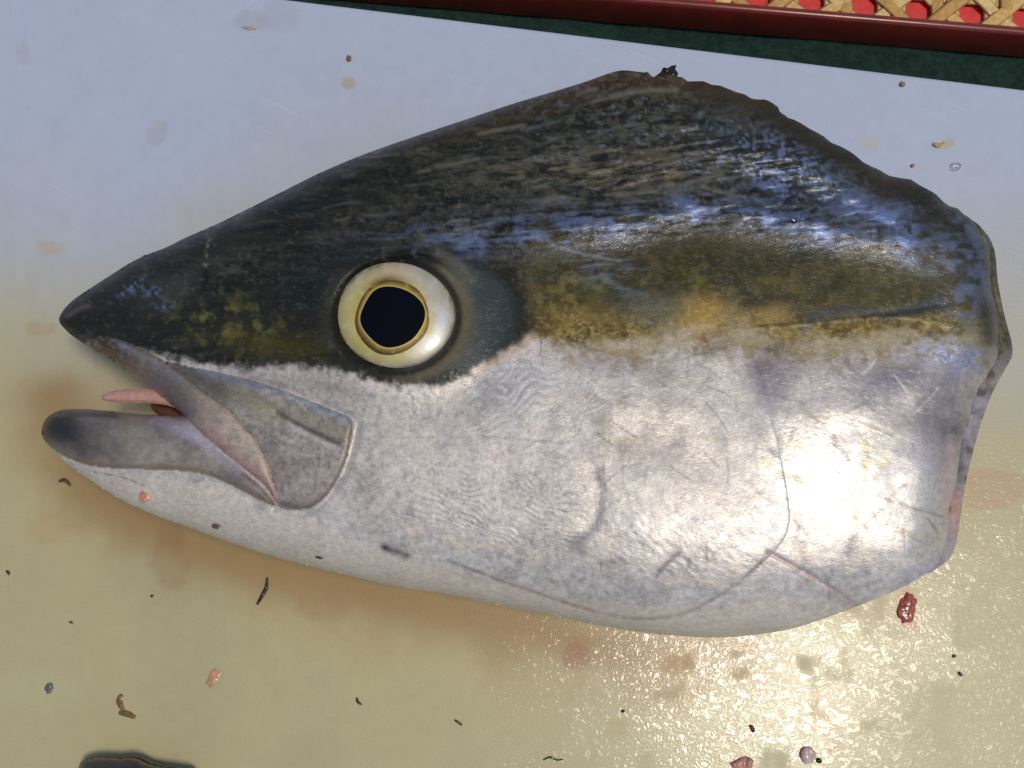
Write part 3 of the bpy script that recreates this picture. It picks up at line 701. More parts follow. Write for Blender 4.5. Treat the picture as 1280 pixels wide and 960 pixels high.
    she = np.maximum(she, .6 * blob(x, y, 600, 292, 100, 16, -4) * sm(-.3, .6, st2)); she = np.maximum(she, .4 * blob(x, y, 770, 340, 70, 24, 28) * sm(.1, .8, st2)); she = np.maximum(she, .8 * (blob(x, y, 160, 362, 22, 6, -35) + blob(x, y, 190, 364, 12, 6, 0) + blob(x, y, 205, 382, 12, 5, 10)) * sm(-.3, .5, n_ti)); she = np.maximum(she, .4 * dk * sm(.75, 1.2, n_ti + .8 * st2) * sm(560, 700, x) * sm(130, 160, up))
    dcut, _ = seg_dist(x, y, CUT); she = np.clip(she, 0, 1) * (sm(10, 38, dcut) * (1 - sm(1150, 1200, x)) + sm(2, 8, dcut) * sm(1150, 1200, x)); wet = wet * (1 - .9 * dk * sm(42, 12, dcut) * sm(760, 840, x) * (1 - sm(1150, 1190, x))); mix(dk * sm(40, 8, dcut) * .7 * sm(840, 900, x), (30, 38, 38)); she = she * (.45 + .55 * sm(-.5, .5, n_mid + .5 * n_big)); mix(she * .9, (140, 158, 206)); metal = metal * (1 - she) + .75 * she; rough = rough * (1 - she) + .40 * she
    # white fringe under the eye
    mix(np.exp(-((v - 12) / 10) ** 2) * sm(330, 400, x) * (1 - sm(560, 640, x)) * 0.8 * sm(-.6, .5, n_ti + .5 * n_sm), (236, 224, 212)); mix(line(x, y, [(600, 462), (640, 440), (668, 420)], 6) * 0.6, (206, 180, 156))
    mix(np.exp(-((v - 22) / 18) ** 2) * sm(240, 300, x) * (1 - sm(420, 470, x)) * 0.5, (150, 138, 132))
    # ---- jaws
    jm = inside(x, y, PMAX) | inside(x, y, PLIP)
    jaw = inside(x, y, PJAW)
    J = (x < 470)
    w = (inside(x, y, PMAX)).astype(float)
    if w.any():
        mix(w, (178, 168, 160)); mix(w * sm(-0.2, .7, n_mid) * .6, (206, 196, 186)); mix(w * sm(-.1, .7, -n_sm) * .45, (136, 124, 116)); mix(w * sm(.1, .8, n_ti) * .5, (212, 202, 190)); mix(w * sm(.1, .8, -n_ti) * .4, (104, 94, 86))
        mix(w * line(x, y, [(215, 455), (250, 475), (290, 490), (330, 506), (400, 532), (430, 540)], 15) * .55, (146, 138, 120)); mix(w * line(x, y, [(205, 445), (240, 466), (275, 490)], 16) * .6, (72, 70, 66))
        mix(w * line(x, y, [(250, 462), (333, 484), (383, 502), (437, 526)], 5) * .8, (140, 146, 166)); mix(w * line(x, y, [(335, 488), (385, 505), (432, 526)], 3) * .6 * sm(-.3, .5, n_ti), (196, 206, 200))
        mix(w * line(x, y, [(346, 515), (375, 532), (406, 547), (424, 555)], 3.5) * .8, (92, 80, 72)); mix(w * line(x, y, [(360, 530), (400, 552), (420, 560)], 3.5) * .6, (214, 208, 206))
        mix(w * blob(x, y, 328, 513, 16, 9, 20) * .8, (190, 184, 150)); mix(w * blob(x, y, 300, 500, 22, 8, 35) * .5, (160, 155, 130)); mix(w * blob(x, y, 340, 565, 14, 32, -20) * .5, (110, 100, 98)); mix(w * blob(x, y, 372, 578, 20, 14) * .4, (130, 112, 102))
        mix(w * blob(x, y, 380, 610, 26, 16, -20) * .45, (186, 176, 174)); mix(w * line(x, y, [(346, 628), (380, 634), (405, 620), (432, 575), (440, 535)], 5) * .7, (128, 110, 104))
        metal = np.where(w > 0, 0.22, metal); rough = np.where(w > 0, 0.42, rough)
    w = (inside(x, y, PLIP)).astype(float)
    if w.any():
        tl = np.clip((x - 120) / 225, 0, 1)
        mix(w, (156, 140, 130)); mix(w * sm(.46, .04, tl) * .9, (50, 44, 42)); mix(w * np.exp(-((tl - .40) / .16) ** 2) * .7, (116, 114, 114)); mix(w * sm(.45, .8, tl) * .8, (212, 194, 176)); mix(w * sm(0, .8, n_ti) * .3, (190, 176, 160))
        dl, _ = seg_dist(x, y, [(160, 466), (196, 491), (227, 519), (269, 557), (305, 586), (346, 628)])
        mix(w * np.exp(-(dl / 11) ** 2) * (0.25 + .55 * tl), (184, 152, 146)); mix(w * line(x, y, [(262, 540), (295, 568), (330, 600), (346, 625)], 6) * .35, (186, 138, 128))
        mix(w * sm(0, .8, n_sm) * .3, (96, 92, 94)); mix(w * line(x, y, [(150, 430), (190, 452), (225, 480)], 5) * .5, (140, 140, 152))
        metal = np.where(w > 0, 0.08, metal); rough = np.where(w > 0, 0.40, rough)
    w = jaw.astype(float)
    if w.any():
        mix(w, (172, 160, 150)); mix(w * sm(0, .8, n_mid) * .6, (194, 182, 170)); mix(w * sm(.0, .8, -n_mid) * .6, (112, 104, 100)); mix(w * sm(0, .8, n_sm) * .35, (122, 112, 106)); mix(w * sm(0, .8, n_ti) * .3, (186, 174, 164)); mix(w * sm(240, 100, x) * .45, (96, 90, 88))
        mix(w * blob(x, y, 78, 535, 42, 26, 20, 1.4) * .95, (34, 34, 38)); mix(w * blob(x, y, 130, 535, 40, 20, 5) * .5, (92, 90, 92)); mix(w * blob(x, y, 170, 545, 40, 10, 8) * .5, (164, 150, 140)); mix(w * line(x, y, [(85, 517), (110, 518), (145, 520)], 4) * .7, (58, 44, 44))
        mix(w * line(x, y, [(100, 524), (145, 526)], 3) * .4, (150, 138, 150)); mix(w * line(x, y, [(190, 526), (230, 542), (262, 560), (300, 588)], 5) * .75, (192, 186, 212)); mix(w * (inside(x, y, np.array([(190, 520), (227, 519), (262, 548), (300, 583), (262, 560), (230, 540)]))).astype(float) * .8, (204, 190, 202))
        mix(w * line(x, y, [(100, 582), (150, 586), (230, 588), (290, 606), (345, 632)], 6) * .65, (138, 118, 98)); mix(w * blob(x, y, 300, 595, 40, 14, 40) * .5, (150, 132, 136))
        metal = np.where(w > 0, 0.06, metal); rough = np.where(w > 0, 0.40, rough)
    mix(line(x, y, [(118, 590), (140, 594), (160, 599), (182, 608)], 1.6) * (y > 570) * sm(-.9, .3, n_ti) * .6, (110, 86, 76))
    C = np.clip(C, 0.004, 0.9)
    return C, np.clip(metal, 0, 1), np.clip(rough, 0.12, 0.9), np.clip(wet, 0, 1)
PMAX = catmull([(206, 452), (246, 460), (290, 469), (333, 481), (383, 499), (415, 512), (436, 521), (442, 529), (440, 548), (431, 582), (416, 610), (402, 627), (385, 636),
                (365, 637), (348, 632), (343, 607), (335, 582), (322, 554), (296, 522), (257, 493), (226, 467)], 3)
PLIP = catmull([(112, 432), (134, 447), (162, 466), (196, 491), (227, 519), (255, 545), (283, 569), (308, 589), (330, 607), (347, 632), (350, 628), (345, 607),
                (337, 584), (324, 554), (296, 522), (257, 493), (214, 457), (180, 437), (150, 425), (126, 421)], 3)
PJAW = catmull([(51, 540), (54, 527), (64, 517), (80, 512), (100, 510.5), (130, 512), (180, 517), (226, 519), (255, 547), (290, 577), (325, 607), (345, 632), (322, 624), (290, 607),
                (255, 593), (215, 588), (150, 586), (112, 582), (88, 574), (66, 562), (54, 550)], 3)

# ------------------------------------------------------------------ build the fish
fish = empty("severed_fish", (float(at(700, 450, 0.0)[0]), float(at(700, 450, 0.0)[1]), 0.0))
tag(fish, "severed head of a yellow-striped silver fish lying on its side on the board", "fish head")
def child(name, V, quads, tris, mat, parent=fish, smooth=True):
    base = Vector(fish.location)
    me = mesh_np(name, V - np.array(base), quads, tris, smooth)
    o = link(name, me, mat, parent)
    return o, me
def paint_mesh(me, x, y, extra=0, mod=None):
    C, m_, r_, w_ = paint(x, y)
    if mod is not None: C = mod(C)
    if extra:
        C = np.vstack([C, C[-extra:]])
    put_attr(me, "pigment", C); put_attr(me, "surface", np.stack([m_, r_, w_], 1))

X, Y, dO, Q, T = domain(OUTC, STEP)
Zt = flank(X, Y, dO)
top = at(X, Y, Zt)
bot = top.copy(); bot[:, 2] = np.maximum(0.0008, Z_MID - 0.9 * (Zt - Z_MID))
N = len(top)
E = rim_edges(Q, T)
V = np.vstack([top, bot])
thick = top[:, 2] - bot[:, 2]
# the rim closes with skin along the back and belly, with flesh along the cut
sel = (np.minimum(thick[E[:, 0]], thick[E[:, 1]]) < 0.006) | (X[E[:, 0]] < 790) | ((Y[E[:, 0]] > 690) & (X[E[:, 0]] < 1085))
Es, E = E[sel], E[~sel]
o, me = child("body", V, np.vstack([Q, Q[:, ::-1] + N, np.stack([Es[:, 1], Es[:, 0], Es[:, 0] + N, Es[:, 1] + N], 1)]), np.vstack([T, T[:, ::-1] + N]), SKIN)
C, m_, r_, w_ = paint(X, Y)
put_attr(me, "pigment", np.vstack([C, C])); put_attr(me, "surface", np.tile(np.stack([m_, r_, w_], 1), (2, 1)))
# the cut face closing the body at its rear and round the rim
FLESH = plain("cut_flesh", lin(176, 116, 104), 0.38, coat=0.4, bscale=500, bstr=0.5, var=0.35, sss=0.15)
a, b_ = E[:, 0], E[:, 1]
used = np.unique(E)
mp = -np.ones(N, int); mp[used] = np.arange(len(used))
Vw = np.vstack([top[used], bot[used]]); n_u = len(used)
wq = np.stack([mp[b_], mp[a], mp[a] + n_u, mp[b_] + n_u], 1)
o, me = child("cut_face", Vw, wq, None, FLESH)

def patch(name, P, th, step=STEP, parent=fish, soft=None, mat=None):
    """a plate lying over the flank: own outline, own thickness, rounded rim, skirt sunk into the body"""
    P = np.asarray(P, float)
    x, y, d, q, t = domain(P, step)
    dOut, _ = seg_dist(x, y, OUTC, True)
    dOut = np.where(inside(x, y, OUTC), dOut, 0)
    hgt = th(x, y, d)
    z = flank(x, y, dOut) + PXM * hgt
    top = at(x, y, z)
    e = rim_edges(q, t); us = np.unique(e); n = len(top)
    mp = -np.ones(n, int); mp[us] = n + np.arange(len(us))
    sk = top[us].copy(); sk[:, 2] -= 5 * PXM
    qs = np.stack([e[:, 1], e[:, 0], mp[e[:, 0]], mp[e[:, 1]]], 1)
    o, me = child(name, np.vstack([top, sk]), np.vstack([q, qs]), t, mat or SKIN, parent)
    C, m_, r_, w_ = paint(np.concatenate([x, x[us]]), np.concatenate([y, y[us]]))
    put_attr(me, "pigment", C); put_attr(me, "surface", np.stack([m_, r_, w_], 1))
    return o
def rim(d, w): return np.sqrt(np.clip(1 - (1 - np.clip(d / w, 0, 1)) ** 2, 0, 1))
patch("upper_jaw_plate", PMAX, lambda x, y, d: 0.2 + 2.8 * rim(d, 10) + 1.4 * line(x, y, [(300, 478), (380, 515), (428, 536)], 13) - 1.4 * line(x, y, [(346, 515), (375, 532), (406, 547), (424, 555)], 4)
      + 0.6 * fbm(x, y, 30, 3))
def shrink(P, k):
    t = np.roll(P, -1, 0) - np.roll(P, 1, 0); t /= np.linalg.norm(t, axis=1)[:, None] + 1e-9
    n = np.stack([-t[:, 1], t[:, 0]], 1)
    a = 0.5 * np.sum(P[:, 0] * np.roll(P[:, 1], -1) - np.roll(P[:, 0], -1) * P[:, 1])
    return P + n * k * (1 if a > 0 else -1)
patch("upper_lip", shrink(PLIP, 1.5), lambda x, y, d: 0.2 + 6.5 * rim(d, 15) + .5 * fbm(x, y, 14, 2))
patch("lower_jaw", shrink(PJAW, 3.0), lambda x, y, d: 0.1 + 5.0 * rim(d, 18) + .7 * fbm(x, y, 22, 5) - 2.2 * line(x, y, [(185, 522), (230, 538), (262, 556), (300, 586)], 6))
GILL = catmull([(668, 470), (720, 452), (790, 445), (850, 436), (892, 418), (908, 372), (930, 420), (955, 485), (975, 560), (988, 630), (985, 668), (960, 700), (905, 742), (850, 768),
                (780, 771), (700, 752), (640, 728), (690, 712), (730, 685), (748, 650), (752, 610), (744, 560), (712, 512)], 3)
patch("gill_cover", GILL, lambda x, y, d: -1.0 + 1.9 * rim(d, 8) * np.exp(-(seg_dist(x, y, OPERC)[0] / 55) ** 2) * (0.55 + 0.45 * sm(430, 520, y)))

# generic closed lens from an outline at a given height
def lens(name, P, zc, half, mat, parent=None, step=1.5, paintf=None, rough_amp=0.0, smooth=True):
    P = np.asarray(P, float)
    x, y, d, q, t = domain(P, step, 4)
    dm = d.max()
    prof = np.sqrt(np.clip(1 - (1 - d / dm) ** 2, 0, 1))
    zc_ = zc(x, y) if callable(zc) else np.full(len(x), float(zc))
    hz = half * prof * (1 + rough_amp * fbm(x, y, 7, 3, 3))
    tp = at(x, y, zc_ + hz); bt = tp.copy(); bt[:, 2] = zc_ - half * prof * 0.8
    n = len(x)
    V = np.vstack([tp, bt])
    e = rim_edges(q, t)
    qs = np.stack([e[:, 1], e[:, 0], e[:, 0] + n, e[:, 1] + n], 1)
    return x, y, V, np.vstack([q, q[:, ::-1] + n, qs]), np.vstack([t, t[:, ::-1] + n]), n
def lens_part(name, P, zc, half, mat, col=None, parent=fish, **kw):
    x, y, V, q, t, n = lens(name, P, zc, half, mat, **kw)
    o, me = child(name, V, q, t, mat, parent)
    if col is not None:
        C = col(x, y); put_attr(me, "pigment", np.vstack([C, C])); put_attr(me, "surface", np.tile([0.03, 0.4, 0.3], (2 * n, 1)))
    return o
# tongue, mouth lining coloured as the shadow below the tongue, skin flap, fin stub, nostril flap
TONGUE = plain("tongue_flesh", lin(206, 160, 148), 0.35, coat=0.5, bscale=900, bstr=0.4, var=0.15, sss=0.2)
lens_part("tongue", catmull([(126, 498), (133, 491), (150, 487), (180, 486), (206, 492), (226, 514), (214, 508), (190, 504), (160, 503), (136, 502)], 4), Z_MID + 0.001, 0.0022, TONGUE)
LINING_SHADE = plain("mouth_lining_shade", lin(96, 58, 36), 0.4, coat=0.3, bscale=600, var=0.3)
lens_part("mouth_lining_shade", catmull([(188, 506), (206, 503), (228, 514), (242, 528), (222, 524), (200, 520)], 4), Z_MID - 0.008, 0.0012, LINING_SHADE)
def flap_col(x, y):
    n = fbm(x, y, 12, 3); n2 = fbm(x, y, 22, 2, 3, 8, 75)
    t = sm(420, 470, y)[:, None]
    C = lin(84, 74, 44) * (1 - t) + lin(150, 140, 150) * t
    for w, c in ((sm(0, .8, n2) * .6, (140, 120, 80)), (sm(0, .8, -n) * .6, (56, 48, 44)), (sm(455, 470, y) * sm(0, .7, n) * .5, (190, 184, 190)),
                 (blob(x, y, 1195, 640, 8, 24) * .85, (214, 150, 120)), (sm(600, 660, y) * .4, (200, 186, 190)), (blob(x, y, 1196, 575, 8, 30) * .6, (92, 80, 84))):
        w = np.clip(w, 0, 1)[:, None]; C = C * (1 - w) + lin(c) * w
    return C
def flap_z(x, y):
    e, _ = seg_dist(x, y, CUT)
    return Z_MID + 0.011 * sm(720, 600, y) - 0.00035 * np.maximum(x - np.interp(y, [250, 305, 385, 425, 490, 580, 692], [1215, 1234, 1242, 1250, 1222, 1197, 1178]), 0)
lens_part("skin_flap", catmull([(1212, 278), (1229, 287), (1243, 312), (1247, 350), (1255, 392), (1266, 438), (1256, 462), (1240, 492), (1226, 530), (1215, 570), (1206, 610), (1200, 650),
                                (1192, 690), (1172, 710), (1155, 712), (1160, 640), (1175, 560), (1195, 500), (1222, 450), (1226, 400), (1222, 340)], 3), flap_z, 0.0022, SKIN, flap_col, rough_amp=0.5)
DARKF = lambda x, y: np.tile(lin(30, 26, 24), (len(x), 1)) * (1 + 0.5 * fbm(x, y, 6, 2))[:, None]
lens_part("fin_stub", [(818, 96), (826, 90), (829, 84), (835, 85), (839, 82), (846, 81), (844, 86), (848, 92), (846, 95), (852, 99), (846, 106), (830, 106)], Z_MID + 0.004, 0.003, SKIN, DARKF, rough_amp=.6)
lens_part("nostril_flap", [(172, 325), (180, 319), (190, 317), (205, 315), (210, 312), (206, 320), (190, 328), (176, 332)], Z_MID + 0.003, 0.0012, SKIN, DARKF)
# ragged skin threads along the cut
rs = np.random.RandomState(3)
# eye
def build_eye():
    zc = flank(np.array([EYE[0]]), np.array([EYE[1]]), np.array([200.0]), False)[0]
    def dome(rel):      # height over the socket for radius 0..1
        return PXM * (2.0 + 14.0 * np.sqrt(np.clip(1 - (rel * 0.93) ** 2, 0, 1)))
    def disc(r0, r1, shape0, shape1, lift, nr, na=128):
        R = np.linspace(0, 1, nr); A = np.linspace(0, 2 * math.pi, na, endpoint=False)
        pts = []
        for r in R:
            x0, y0 = shape0(A); x1, y1 = shape1(A)
            pts.append((x0 * (1 - r) + x1 * r, y0 * (1 - r) + y1 * r))
        x = np.array([p[0] for p in pts]).ravel(); y = np.array([p[1] for p in pts]).ravel()
        rel = np.hypot((x - EYE[0]) / 73.5, (y - EYE[1]) / 66)
        z = zc + dome(rel) + lift
        V = at(x, y, z)
        i = np.arange(nr * na).reshape(nr, na); j = np.roll(i, -1, 1)
        q = np.stack([i[:-1].ravel(), i[1:].ravel(), j[1:].ravel(), j[:-1].ravel()], 1)
        return x, y, V, q[:, ::-1], nr, na
    s_out = lambda A: (EYE[0] + 73.5 * np.cos(A) * (1 + .015 * np.cos(3 * A)), EYE[1] + 66 * np.sin(A) * (1 + .02 * np.sin(2 * A)))
    s_ring = lambda A: (490.2 + 45 * np.cos(A) * (1 + .03 * np.cos(2 * A + .6) + .02 * np.sin(5 * A)), 396.8 + 47.5 * np.sin(A) * (1 + .03 * np.cos(2 * A + 1.0) + .02 * np.cos(3 * A)))
    s_pup = lambda A: (490.8 + 39.5 * np.cos(A) * (1 + .04 * np.cos(4 * A + .9)), 395.6 + 38 * np.sin(A) * (1 + .045 * np.cos(3 * A + .4)))
    s_mid = lambda A: (491 + 2 * np.cos(A), 395 + 2 * np.sin(A))
    s_in = lambda A: (490.5 + 40 * np.cos(A), 396 + 40 * np.sin(A))
    def col_white(x, y):
        n = fbm(x, y, 20, 2); n2 = fbm(x, y, 7, 4)
        C = np.tile(lin(208, 204, 188), (len(x), 1))
        ang = np.arctan2(y - EYE[1], x - EYE[0]); rel = np.hypot((x - EYE[0]) / 73.5, (y - EYE[1]) / 66)
        def mx(w, c):
            nonlocal C
            w = np.clip(w, 0, 1)[:, None]; C = C * (1 - w) + lin(c) * w
        mx(sm(0.3, -0.6, np.cos(ang - .3)) * .85, (218, 204, 122)); mx(np.exp(-((ang + 1.75) / .55) ** 2) * .75, (222, 194, 172))
        mx(np.exp(-((ang - .25) / .5) ** 2) * .7 * sm(.6, .75, rel), (208, 218, 228)); mx(np.exp(-((ang + .5) / .4) ** 2) * .5, (200, 188, 176))
        d, _ = seg_dist(x, y, np.stack(s_ring(np.linspace(0, 6.283, 60)), 1), True)
        mx(np.exp(-(d / 9) ** 2) * sm(-.4, .6, n) * .7, (214, 190, 70)); mx(np.exp(-((ang - 1.6) / .4) ** 2) * np.exp(-(d / 16) ** 2) * .7, (206, 186, 60))
        mx(np.exp(-((ang + 1.9) / .6) ** 2) * np.exp(-(d / 6) ** 2) * .8, (70, 56, 34))
        mx(sm(.78, 1.0, rel + .05 * n) * .6, (160, 144, 104)); mx(sm(.95, 1.0, rel + .02 * n) * .7, (92, 76, 48)); mx(sm(.2, .9, n2) * .3, (238, 232, 216)); mx(sm(.3, .9, -n2) * .25, (186, 176, 140))
        return C
    def col_ring(x, y):
        n2 = fbm(x, y, 6, 4)
        d, _ = seg_dist(x, y, np.stack(s_pup(np.linspace(0, 6.283, 60)), 1), True)
        d2, _ = seg_dist(x, y, np.stack(s_ring(np.linspace(0, 6.283, 60)), 1), True)
        ang = np.arctan2(y - 396, x - 490)
        C = np.tile(lin(150, 118, 40), (len(x), 1))
        for w, c in ((np.exp(-(d / 2.2) ** 2) * .9, (226, 200, 110)), (np.exp(-(d2 / 2.4) ** 2) * .9, (70, 52, 22)), (np.exp(-((ang - 2.1) / .8) ** 2) * np.exp(-(d2 / 5) ** 2) * .9, (60, 46, 18)), (sm(.1, .8, n2) * .4, (206, 178, 66))):
            w = np.clip(w, 0, 1)[:, None]; C = C * (1 - w) + lin(c) * w
        return C
    m, nt, b = new_mat("eye_iris")
    pig = node(nt, "ShaderNodeAttribute", attribute_name="pigment"); nt.links.new(pig.outputs[0], b.inputs['Base Color'])
    co = node(nt, "ShaderNodeTexCoord").outputs['Object']
    nt.links.new(bump(nt, noise(nt, co, 700, 3), 0.12, 0.0003), b.inputs['Normal'])
    b.inputs['Roughness'].default_value = 0.38; b.inputs['Metallic'].default_value = 0.15
    b.inputs['Coat Weight'].default_value = 0.5; b.inputs['Coat Roughness'].default_value = 0.04
    x, y, V, q, nr, na = disc(0, 1, s_in, s_out, 0.0, 30)
    eye, me = child("eye", V, q, None, m); put_attr(me, "pigment", col_white(x, y))
    x, y, V, q, nr, na = disc(0, 1, s_pup, s_ring, 0.00018, 12)
    o, me = child("iris_ring", V, q, None, m, eye); put_attr(me, "pigment", col_ring(x, y))
    pm, nt, b = new_mat("pupil_black")
    b.inputs['Base Color'].default_value = (0.004, 0.005, 0.009, 1); b.inputs['Roughness'].default_value = 0.06; b.inputs['Specular IOR Level'].default_value = 0.10
    x, y, V, q, nr, na = disc(0, 1, s_mid, lambda A: (s_pup(A)[0] * 1.0, s_pup(A)[1]), 0.00012, 20)
    V = np.vstack([V, V[:na].mean(0)]); tr = np.stack([np.arange(na), np.roll(np.arange(na), -1), np.full(na, len(V) - 1)], 1)
    o, me = child("pupil", V, q, tr[:, ::-1], pm, eye)
build_eye()

# ------------------------------------------------------------------ tray with cane webbing, top right
def build_tray():
    A = at(600, 17, TABLE_Z).reshape(3); B = at(1280, 74, TABLE_Z).reshape(3)
    u = B - A; u /= np.linalg.norm(u); v = np.array([-u[1], u[0], 0.0])         # away from the viewer
    org = A - u * 0.085
    Lx, Ly, H, th = 0.46, 0.30, 0.0195, 0.0045
    tray = empty("serving_tray", tuple(org)); ang = math.atan2(u[1], u[0]); tray.rotation_euler = (0, 0, ang)
    tag(tray, "red brown lacquered tray with a cane webbing inlay, behind the board", "tray")
    import bmesh
    lac, nt, b = new_mat("red_lacquer")
    co = node(nt, "ShaderNodeTexCoord").outputs['Object']
    n = noise(nt, co, 90, 5, 0.65); r = node(nt, "ShaderNodeValToRGB"); nt.links.new(n, r.inputs[0])
    r.color_ramp.elements[0].position = .3; r.color_ramp.elements[0].color = (*lin(112, 32, 20), 1); r.color_ramp.elements[1].position = .75; r.color_ramp.elements[1].color = (*lin(140, 44, 28), 1)
    nt.links.new(r.outputs[0], b.inputs['Base Color']); b.inputs['Roughness'].default_value = .35; b.inputs['Coat Weight'].default_value = .35; b.inputs['Coat Roughness'].default_value = .15
    nt.links.new(bump(nt, noise(nt, co, 500, 3), .12, .0003), b.inputs['Normal'])
    def bar(name, x0, y0, z0, x1, y1, z1, mat, bev=0.0018):
        bm = bmesh.new(); bmesh.ops.create_cube(bm, size=1)
        bmesh.ops.scale(bm, vec=(x1 - x0, y1 - y0, z1 - z0), verts=bm.verts); bmesh.ops.translate(bm, vec=((x0 + x1) / 2, (y0 + y1) / 2, (z0 + z1) / 2), verts=bm.verts)
        bmesh.ops.bevel(bm, geom=bm.edges[:], offset=bev, segments=3, affect='EDGES', profile=.5)
        me = bpy.data.meshes.new(name); bm.to_mesh(me); bm.free()
        for p in me.polygons: p.use_smooth = True
        return link(name, me, mat, tray)
    bar("rim", 0, 0, 0, Lx, th, H, lac); bar("rim", 0, Ly - th, 0, Lx, Ly, H, lac); bar("rim", 0, th, 0, th, Ly - th, H - .0004, lac); bar("rim", Lx - th, th, 0, Lx, Ly - th, H - .0004, lac)
    base = bar("tray_floor", th, th, 0.006, Lx - th, Ly - th, H - 0.0075, plain("red_floor", lin(226, 48, 40), .5, bscale=300, var=.2), .0004)
    # cane webbing: pairs of straight strands and single diagonals leaving eight-sided holes
    cane = [plain("cane_straw", lin(226, 184, 112), .55, bscale=700, var=.2), plain("cane_straw_pale", lin(236, 200, 132), .55, bscale=700, var=.2), plain("cane_straw_dark", lin(206, 160, 90), .55, bscale=700, var=.22)]
    S = 0.0262; zt = H - 0.0060
    x_off, y_off = 0.0128, 0.0120
    cnt = [0]
    Y_MAX = Ly - th - .0005
    def strand(p, q, w, lev, k=0):
        p = np.array(p, float); q = np.array(q, float); d = q - p; L = np.linalg.norm(d)
        if L < .004: return
        n = max(2, int(L / (S / 4))); d /= L; nn = np.array([-d[1], d[0]])
        V = []; F = []
        for i in range(n + 1):
            c = p + d * L * i / n
            z = zt + lev * .0005 + .0006 * math.sin(i * math.pi / 2 + k * 1.7)
            for sx, dz in ((-.5, 0), (-.3, .0005), (.3, .0005), (.5, 0), (0, -.0004)):
                e = c + nn * sx * w; V.append((e[0], e[1], z + dz))
            if i:
                o = i * 5
                for j in range(5): F.append((o - 5 + j, o - 5 + (j + 1) % 5, o + (j + 1) % 5, o + j))
        me = bpy.data.meshes.new("cane_strand"); me.from_pydata(V, [], F); me.update()
        for pl in me.polygons: pl.use_smooth = True
        link("cane_strand", me, cane[cnt[0] % 3], tray); cnt[0] += 1
    x0, x1, y0, y1 = th + .0005, Lx - th - .0005, th + .0003, Y_MAX
    wv = S * .25
    k = 0
    yy = y_off + S / 2 - S
    while yy < y1:
        for o_ in (-.15, .15):
            y_ = yy + o_ * S
            if y_ > y0 + wv / 2: strand((x0, y_), (x1, y_), wv, 0, k); k += 1
        yy += S
    xx = x_off + S / 2
    while xx < x1 - .004:
        for o_ in (-.15, .15):
            x_ = xx + o_ * S
            if x0 < x_ < x1: strand((x_, y0), (x_, y1), wv, 1, k); k += 1
        xx += S
    # diagonals pass through the crossings midway between the holes
    cx, cy = x_off + S / 2, y_off + S / 2
    for sgn in (1, -1):
        for m_ in range(-30, 50):
            c0 = (cx + (m_ + .5) * S)
            # line x = c0 + sgn*(y-cy)
            ya, yb = y0, y1
            xa, xb = c0 + sgn * (ya - cy), c0 + sgn * (yb - cy)
            pts = []
            t0, t1 = 0.0, 1.0
            dx = xb - xa
            if abs(dx) > 1e-9:
                ta, tb = (x0 - xa) / dx, (x1 - xa) / dx
                t0, t1 = max(t0, min(ta, tb)), min(t1, max(ta, tb))
            if t1 - t0 < .08: continue
            strand((xa + dx * t0, ya + (yb - ya) * t0), (xa + dx * t1, ya + (yb - ya) * t1), S * .26, 2 + .5 * (sgn > 0), k); k += 1
build_tray()

# ------------------------------------------------------------------ scraps lying about
def scrap(name, P, half, rgb, label, cat="scrap", z=None, group=None, rough=.4, coat=.5, amp=.5, step=1.2, smooth=True, sss=0.0):
    P = np.asarray(P, float)
    zc = half * .75 if z is None else z
    x, y, V, q, t, n = lens(name, P, zc, half, None, step=step, rough_amp=amp)
    c = V.mean(0); c[2] = V[:, 2].min()
    me = mesh_np(name, V, q, t)
    o = link(name, me, plain(name + "_mat", lin(rgb), rough, coat=coat, bscale=1200, bstr=.4, var=.35, sss=sss), None, tuple(c))
    tag(o, label, cat, group)
    return o
def ell(cx, cy, rx, ry, ang=0, n=14, j=.15, seed=0):
    r_ = np.random.RandomState(seed + int(cx)); c, s = math.cos(math.radians(ang)), math.sin(math.radians(ang)); out = []
    for i in range(n):
        a = 2 * math.pi * i / n; k = 1 + j * r_.uniform(-1, 1); u, v = rx * k * math.cos(a), ry * k * math.sin(a)
        out.append((cx + u * c - v * s, cy + u * s + v * c))
    return catmull(out, 3)
def strip(pts, w):
    p = catmull(pts, 4, False); d = np.gradient(p, axis=0); d /= np.linalg.norm(d, axis=1)[:, None] + 1e-9
    nrm = np.stack([-d[:, 1], d[:, 0]], 1); t = np.linspace(0, 1, len(p)); ww = (w * (0.35 + .65 * np.sin(math.pi * np.clip(t * .9 + .05, 0, 1))))[:, None]
    return np.vstack([p + nrm * ww, (p - nrm * ww)[::-1]])
scrap("flesh_scrap", ell(1135, 761, 11, 19, 8, n=20, j=.22), .0007, (168, 88, 70), "small wet red lump of flesh on the board below the belly's right end", sss=.2, coat=.9, rough=.25)
scrap("skin_scrap", strip([(334, 722), (333, 734), (328, 744), (321, 756)], 2.6), .0006, (34, 28, 22), "thin black curled sliver lying below the fish's throat")
scrap("leaf_scrap", strip([(152, 868), (149, 877), (154, 888)], 4), .0006, (128, 100, 56), "upright olive brown flake, one of two touching near the bottom left")
scrap("leaf_scrap", strip([(148, 891), (158, 892), (169, 897)], 4), .0006, (124, 102, 50), "flat olive brown flake lying across the foot of another flake")
scrap("fish_scale", ell(61, 860, 5, 7, 10), .0006, (112, 108, 118), "small grey blue scale with a dark point near the left edge", "scale")
scrap("skin_scrap", strip([(73, 602), (81, 600), (88, 607)], 2.6), .0007, (96, 72, 40), "brown curled crumb on the board just below the lower jaw tip")
scrap("flesh_flake", [(262, 842), (268, 835), (277, 841), (272, 852), (263, 860), (257, 855)], .0005, (206, 160, 122), "pale orange translucent flake on the board at lower left")
